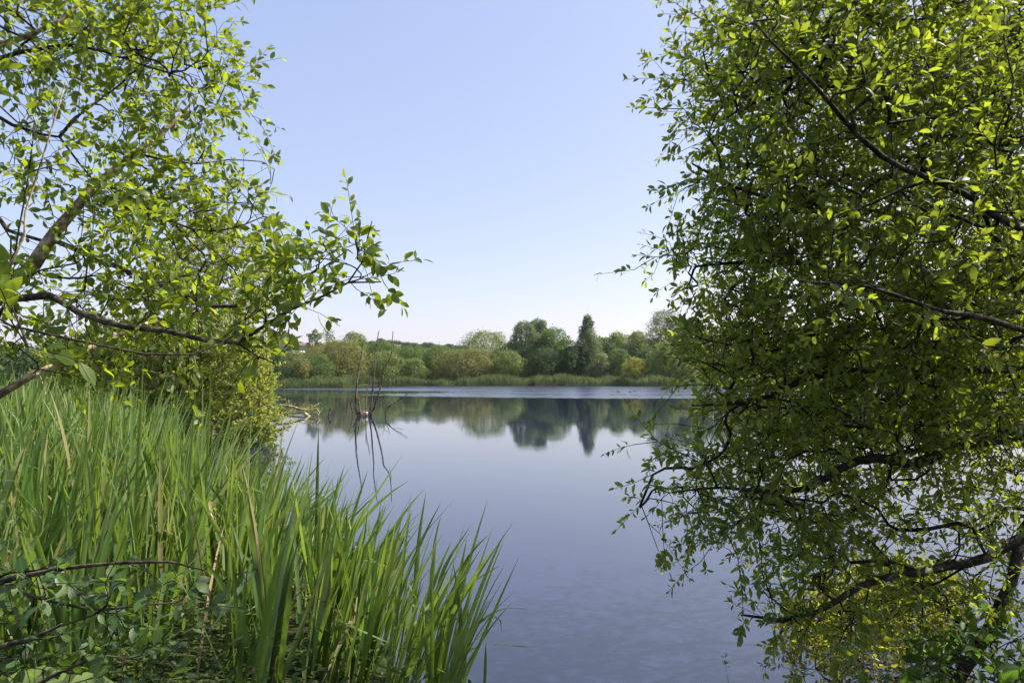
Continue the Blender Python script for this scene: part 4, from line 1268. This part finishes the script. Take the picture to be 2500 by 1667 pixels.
EDGE = [(u + (82 if v < 780 else 58) if u < 1800 else u, v) for u, v in [(1700, -60), (1660, 40), (1665, 90), (1635, 135), (1640, 200), (1640, 245), (1672, 290), (1670, 340), (1640, 400), (1630, 440), (1660, 470), (1635, 500), (1640, 540), (1610, 580), (1575, 640), (1590, 690), (1570, 735),
        (1640, 735), (1700, 770), (1690, 830), (1680, 900), (1655, 955), (1650, 1010), (1680, 1060), (1650, 1110), (1600, 1145), (1580, 1190), (1555, 1225), (1600, 1265), (1640, 1310), (1720, 1340), (1800, 1350), (1880, 1390), (1900, 1430), (2000, 1470), (2600, 1470), (2600, -60)]]
LOWR = [(1780, 1490), (1830, 1480), (1930, 1440), (2000, 1470), (1960, 1560), (1850, 1570)]
BACKP = [(1730, -60), (1690, 150), (1700, 420), (1650, 600), (1660, 720), (1750, 800), (1720, 1000), (1720, 1180), (1800, 1200), (2000, 1200), (2600, 1250), (2600, -60)]
MIDP = [(1660, 1120), (1640, 1260), (1760, 1340), (1950, 1400), (2100, 1400), (2600, 1420), (2600, 1100)]
NEAR = [(1740, 20), (1900, -60), (2500, -60), (2560, 800), (2300, 860), (2050, 780), (1900, 740), (1960, 500), (1830, 330), (1730, 200)]
UPPER = [(1700, -350), (2600, -450), (2600, -60), (1700, -60)]
tg_ = np.vstack([px_targets(EDGE, 5000, 3.1, 4.8, 6, 0.13), px_targets(BACKP, 2300, 4.9, 7.8, 6, 0.2), px_targets([(1700, 800), (1700, 1180), (1900, 1300), (2550, 1350), (2550, 800)], 250, 4.0, 6.5), px_targets(NEAR, 150, 2.4, 3.2), px_targets(LOWR, 22, 3.0, 3.4), px_targets(UPPER, 300, 3.2, 6.0),
                 np.stack([rng.uniform(3.4, 8.0, 1400), rng.uniform(2.4, 9.5, 1400), rng.uniform(1.0, 9.5, 1400)], 1)])  # unseen crown mass beyond the frame, added to shade the visible leaves
land = tg_ - A(list(sdir)) * ((tg_[:, 2] - 0.9) / sdir.z)[:, None]      # where each shoot's shadow falls
dark = (land[:, 0] < -0.25) & (land[:, 1] > 4.35) & (rng.uniform(0, 1, len(tg_)) > 0.05)   # most shoots shading the reeds are left out to keep them sunlit
ray = A([3.1, 6.2, 0.3]); rd = A(list(sdir))
off = tg_ - ray; al = off @ rd
gap = np.linalg.norm(off - al[:, None] * rd, axis=1)   # gap cut into the crown along the sun's path to light the low shrub
thin = (tg_[:, 2] < 1.9) & (tg_[:, 0] < 0.9 * tg_[:, 1]) & (rng.uniform(0, 1, len(tg_)) < 0.42)
tg_ = tg_[~dark & ~thin & ~((gap < 0.75) & (al > 0.3))]
sk.grow(tg_, wig=0.14)
tw, lf = sk.twigs(0.0019, 0.45, 4, 0.014), Geo()
nl = shoots(sk, tw, lf, seeds_of(sk, sk.tips) + seeds_of(sk, sk.shoot_nodes, 0.24), (8, 15), (0.10, 0.25), (0.026, 0.060), (0.36, 0.52), outward=A([-0.2, -0.05, 0.0]), droop=0.15, upn=0.6)
tw.build("twigs", M_BARK_DARK, rt)
lf.build("crown", M_LEAF_R, rt)
print("right leaves", nl)

# ------------------------------------------------------------------ low sunny shrub at the right water's edge
b = A([4.3, 6.6, 0.0])
ys = thing("willow_shrub", tuple(b), "low yellow green sunlit shrub touching the water below the big dark willow", "shrub")
sk = Skeleton(0.16)
for (u, v, d) in [(1950, 1540, 5.6), (2020, 1450, 6.0), (2120, 1420, 6.4), (2200, 1400, 6.8), (2080, 1520, 5.4), (2250, 1480, 5.8)]:
    tip = U(u, v, d); tip[2] = max(tip[2], 0.1)
    limb(ys, sk, [b + rng.normal(0, 0.08, 3) * [1, 1, 0], (b + tip) / 2 + A([0, 0, 0.25]), tip], [.018, .004], M_BARK_DARK, sides=5)
tg_ = px_targets([(1900, 1560), (1960, 1440), (2060, 1390), (2250, 1370), (2340, 1420), (2300, 1560), (2150, 1600), (2000, 1620)], 520, 5.2, 7.0)
tg_[:, 2] = np.clip(tg_[:, 2], 0.05, 2)
sk.grow(tg_)
tw, lf = sk.twigs(0.0018, 0.45, 3, 0.01), Geo()
shoots(sk, tw, lf, seeds_of(sk, sk.tips), (8, 13), (0.12, 0.28), (0.045, 0.075), (0.42, 0.55), full=False, upn=0.6)
tw.build("twigs", M_BARK_DARK, ys)
lf.build("crown", M_LEAF_YEL, ys)

# ------------------------------------------------------------------ broad leaved bush, lower right corner
b = A([2.95, 3.35, 0.3])
el = thing("elder_bush", tuple(b), "broad leaved dark green bush in the lower right corner under the big willow", "bush")
sk = Skeleton(0.14)
for (u, v, d) in [(2230, 1650, 3.2), (2300, 1620, 3.4), (2380, 1640, 3.1), (2450, 1590, 3.4), (2300, 1680, 3.0), (2520, 1620, 3.1), (2230, 1700, 3.1)]:
    tip = U(u, v, d)
    limb(el, sk, [b + rng.normal(0, 0.06, 3) * [1, 1, 0], (b + tip) / 2 + A([0, 0, 0.1]), tip], [.012, .004], M_BARK_DARK, sides=5)
sk.grow(np.vstack([px_targets([(2160, 1690), (2230, 1620), (2330, 1590), (2540, 1540), (2560, 1760), (2120, 1760)], 100, 2.9, 3.9)]))
tw, lf = sk.twigs(0.002, 0.45, 3, 0.01), Geo()
shoots(sk, tw, lf, seeds_of(sk, sk.tips), (5, 8), (0.10, 0.20), (0.05, 0.095), (0.45, 0.6), upn=0.8, curl=0.35)
tw.build("stems", M_BARK_DARK, el)
lf.build("leaves", M_LEAF_ELDER, el)

# ------------------------------------------------------------------ sapling, lower left corner
b = A([-2.9, 2.2, float(ground_z(np.array([-2.9]), np.array([2.2]))[0]) - 0.05])
sa = thing("alder_sapling", tuple(b), "low shaded sapling with bluish sheen leaves on thin branches in the lower left corner", "sapling")
sk = Skeleton(0.09)
for p, r in [([b, A([-2.4, 2.25, 1.35]), (-40, 1432, 2.35), (60, 1405, 2.3), (160, 1386, 2.28), (300, 1374, 2.25), (420, 1372, 2.2), (500, 1392, 2.2)], [.02, .010, .006, .002]),
             ([b, A([-2.5, 2.3, 1.2]), (-30, 1438, 2.5), (50, 1446, 2.5), (150, 1474, 2.48), (250, 1488, 2.45), (330, 1478, 2.4), (430, 1470, 2.4)], [.018, .007, .005, .002]),
             ([b, A([-2.4, 2.2, 1.1]), (-40, 1592, 2.2), (60, 1566, 2.2), (140, 1530, 2.2), (230, 1500, 2.2)], [.016, .008, .002]),
             ([b, A([-2.2, 2.2, 0.9]), (60, 1690, 2.3), (150, 1640, 2.3), (260, 1600, 2.3), (380, 1620, 2.3)], [.014, .006, .002])]:
    limb(sa, sk, p, r, M_BARK_MID, sides=6, step=0.08)
sk.grow(np.vstack([px_targets([(-40, 1400), (150, 1370), (430, 1350), (500, 1390), (520, 1470), (380, 1520), (150, 1560), (-40, 1600)], 46, 2.05, 2.75),
                   px_targets([(-40, 1560), (250, 1520), (420, 1540), (440, 1660), (200, 1690), (-40, 1690)], 42, 2.1, 2.7)]))
tw, lf = sk.twigs(0.0012, 0.45, 4, 0.006), Geo()
shoots(sk, tw, lf, seeds_of(sk, sk.tips) + seeds_of(sk, sk.shoot_nodes, 0.05), (4, 7), (0.06, 0.15), (0.036, 0.068), (0.52, 0.66), upn=1.1, curl=0.15, fold=0.15)
tw.build("twigs", M_BARK_DARK, sa)
lf.build("leaves", M_LEAF_SAP, sa)

# ------------------------------------------------------------------ nettle at the left edge
b = A([-2.75, 3.0, float(ground_z(np.array([-2.75]), np.array([3.0]))[0])])
ne = thing("nettle_plant", tuple(b), "pale green leafy nettle at the left edge in front of the reeds", "plant")
st, lf = Geo(), Geo()
P, D_, N_, L_ = [], [], [], []
for (u, v, d) in [(10, 1150, 3.0), (-60, 1190, 3.1), (60, 1240, 2.9), (-20, 1290, 2.8), (-90, 1120, 3.2)]:
    top = U(u, v, d)
    foot = b + rng.normal(0, 0.06, 3) * [1, 1, 0]
    path, _ = smooth_line([foot, (foot + top) / 2 + rng.normal(0, 0.03, 3), top], [.004, .002], 0.05)
    st.tube(path, np.linspace(.004, .002, len(path)), 5)
    for i in range(3, len(path)):
        a0 = i * 1.57
        for a1 in (a0, a0 + math.pi):
            P.append(path[i]); D_.append((math.cos(a1), math.sin(a1), rng.uniform(-0.3, 0.4))); N_.append((rng.normal(0, .3), rng.normal(0, .3), 1)); L_.append(rng.uniform(0.05, 0.085) * (1.15 - 0.5 * i / len(path)))
st.build("stems", M_LEAF_DOCK, ne)
add_leaves(lf, A(P), A(D_), A(N_), A(L_), A(L_) * 0.55, 0.15, 0.3)
lf.build("leaves", M_LEAF_DOCK, ne)

# ------------------------------------------------------------------ dock with big pale leaves, bottom left
b = U(60, 1720, 3.4); b[2] = float(ground_z(b[:1], b[1:2])[0])
dk = thing("dock_plant", tuple(b), "pale green dock with very large crinkled leaves at the bottom left", "plant")
st = Geo(); P, D_, N_, L_ = [], [], [], []
for (u, v, az, L) in [(40, 1648, 0.2, 0.34), (120, 1652, -0.3, 0.30), (-30, 1660, 2.9, 0.34), (180, 1660, 0.5, 0.26), (90, 1665, -1.2, 0.30)]:
    p = U(u - 60, v + 28, 3.2)
    st.tube([b, (b + p) / 2 + A([0, 0, 0.05]), p], [.008, .006, .005], 6)
    P.append(p); D_.append((math.cos(az), math.sin(az), 0.1)); N_.append((0.15, -0.3, 1)); L_.append(L)
st.build("stalks", M_LEAF_DOCK, dk)
lf = Geo(); add_leaves(lf, A(P), A(D_), A(N_), A(L_), A(L_) * 0.55, 0.2, 0.2)
lo = lf.build("leaves", M_LEAF_DOCK, dk)

# ------------------------------------------------------------------ weeds between and below the reeds
def weeds(polys, label, lift=0.55, size=(0.03, 0.075), mat=M_WEED):
    g = Geo()
    for poly, n in polys:
        p = sample_poly(poly, n)
        z = ground_z(p[:, 0], p[:, 1])
        ok = z > -0.05
        p, z = p[ok], z[ok]
        n = len(p)
        P = np.stack([p[:, 0], p[:, 1], z + rng.uniform(0, 1, n) ** 1.5 * lift], 1)
        L = rng.uniform(size[0], size[1], n)
        add_diamonds(g, P, rng.normal(0, 1, (n, 3)) * [1, 1, 0.4], rng.normal(0, 0.4, (n, 3)) + [0, 0, 1], L, L * rng.uniform(0.35, 0.6, n))
    tag(g.build("undergrowth", mat), label, "weeds", kind="stuff")


weeds([(BED, 9000), ([(-8, 2.6), (-1.0, 2.2), (0.2, 3.4), (-1, 5), (-6, 5.5)], 12000)], "low green weeds growing between the reed stems on the left bank")
weeds([([(1.6, 2.2), (2.6, 4.2), (5.2, 6.3), (10, 9.6), (13, 8), (7, 2.2)], 12000)], "low weeds on the shaded bank under the big dark willow", 0.4)

# ------------------------------------------------------------------ summer haze
hz, hnt, hout = new_mat("haze_air")
hv = hnt.nodes.new("ShaderNodeVolumePrincipled")
hv.inputs["Color"].default_value = (0.86, 0.90, 1.0, 1)
hv.inputs["Density"].default_value = 0.00008
hv.inputs["Anisotropy"].default_value = 0.3
hnt.links.new(hv.outputs[0], hout.inputs["Volume"])
hg = Geo()
hg.box(float(gx.min()) - 5, float(gx.max()) + 5, float(gy.min()) - 5, float(gy.max()) + 5, float(Z.min()) - 1.0, 46.0)
tag(hg.build("haze", hz, smooth=False), "thin pale summer haze over the lake", kind="stuff")
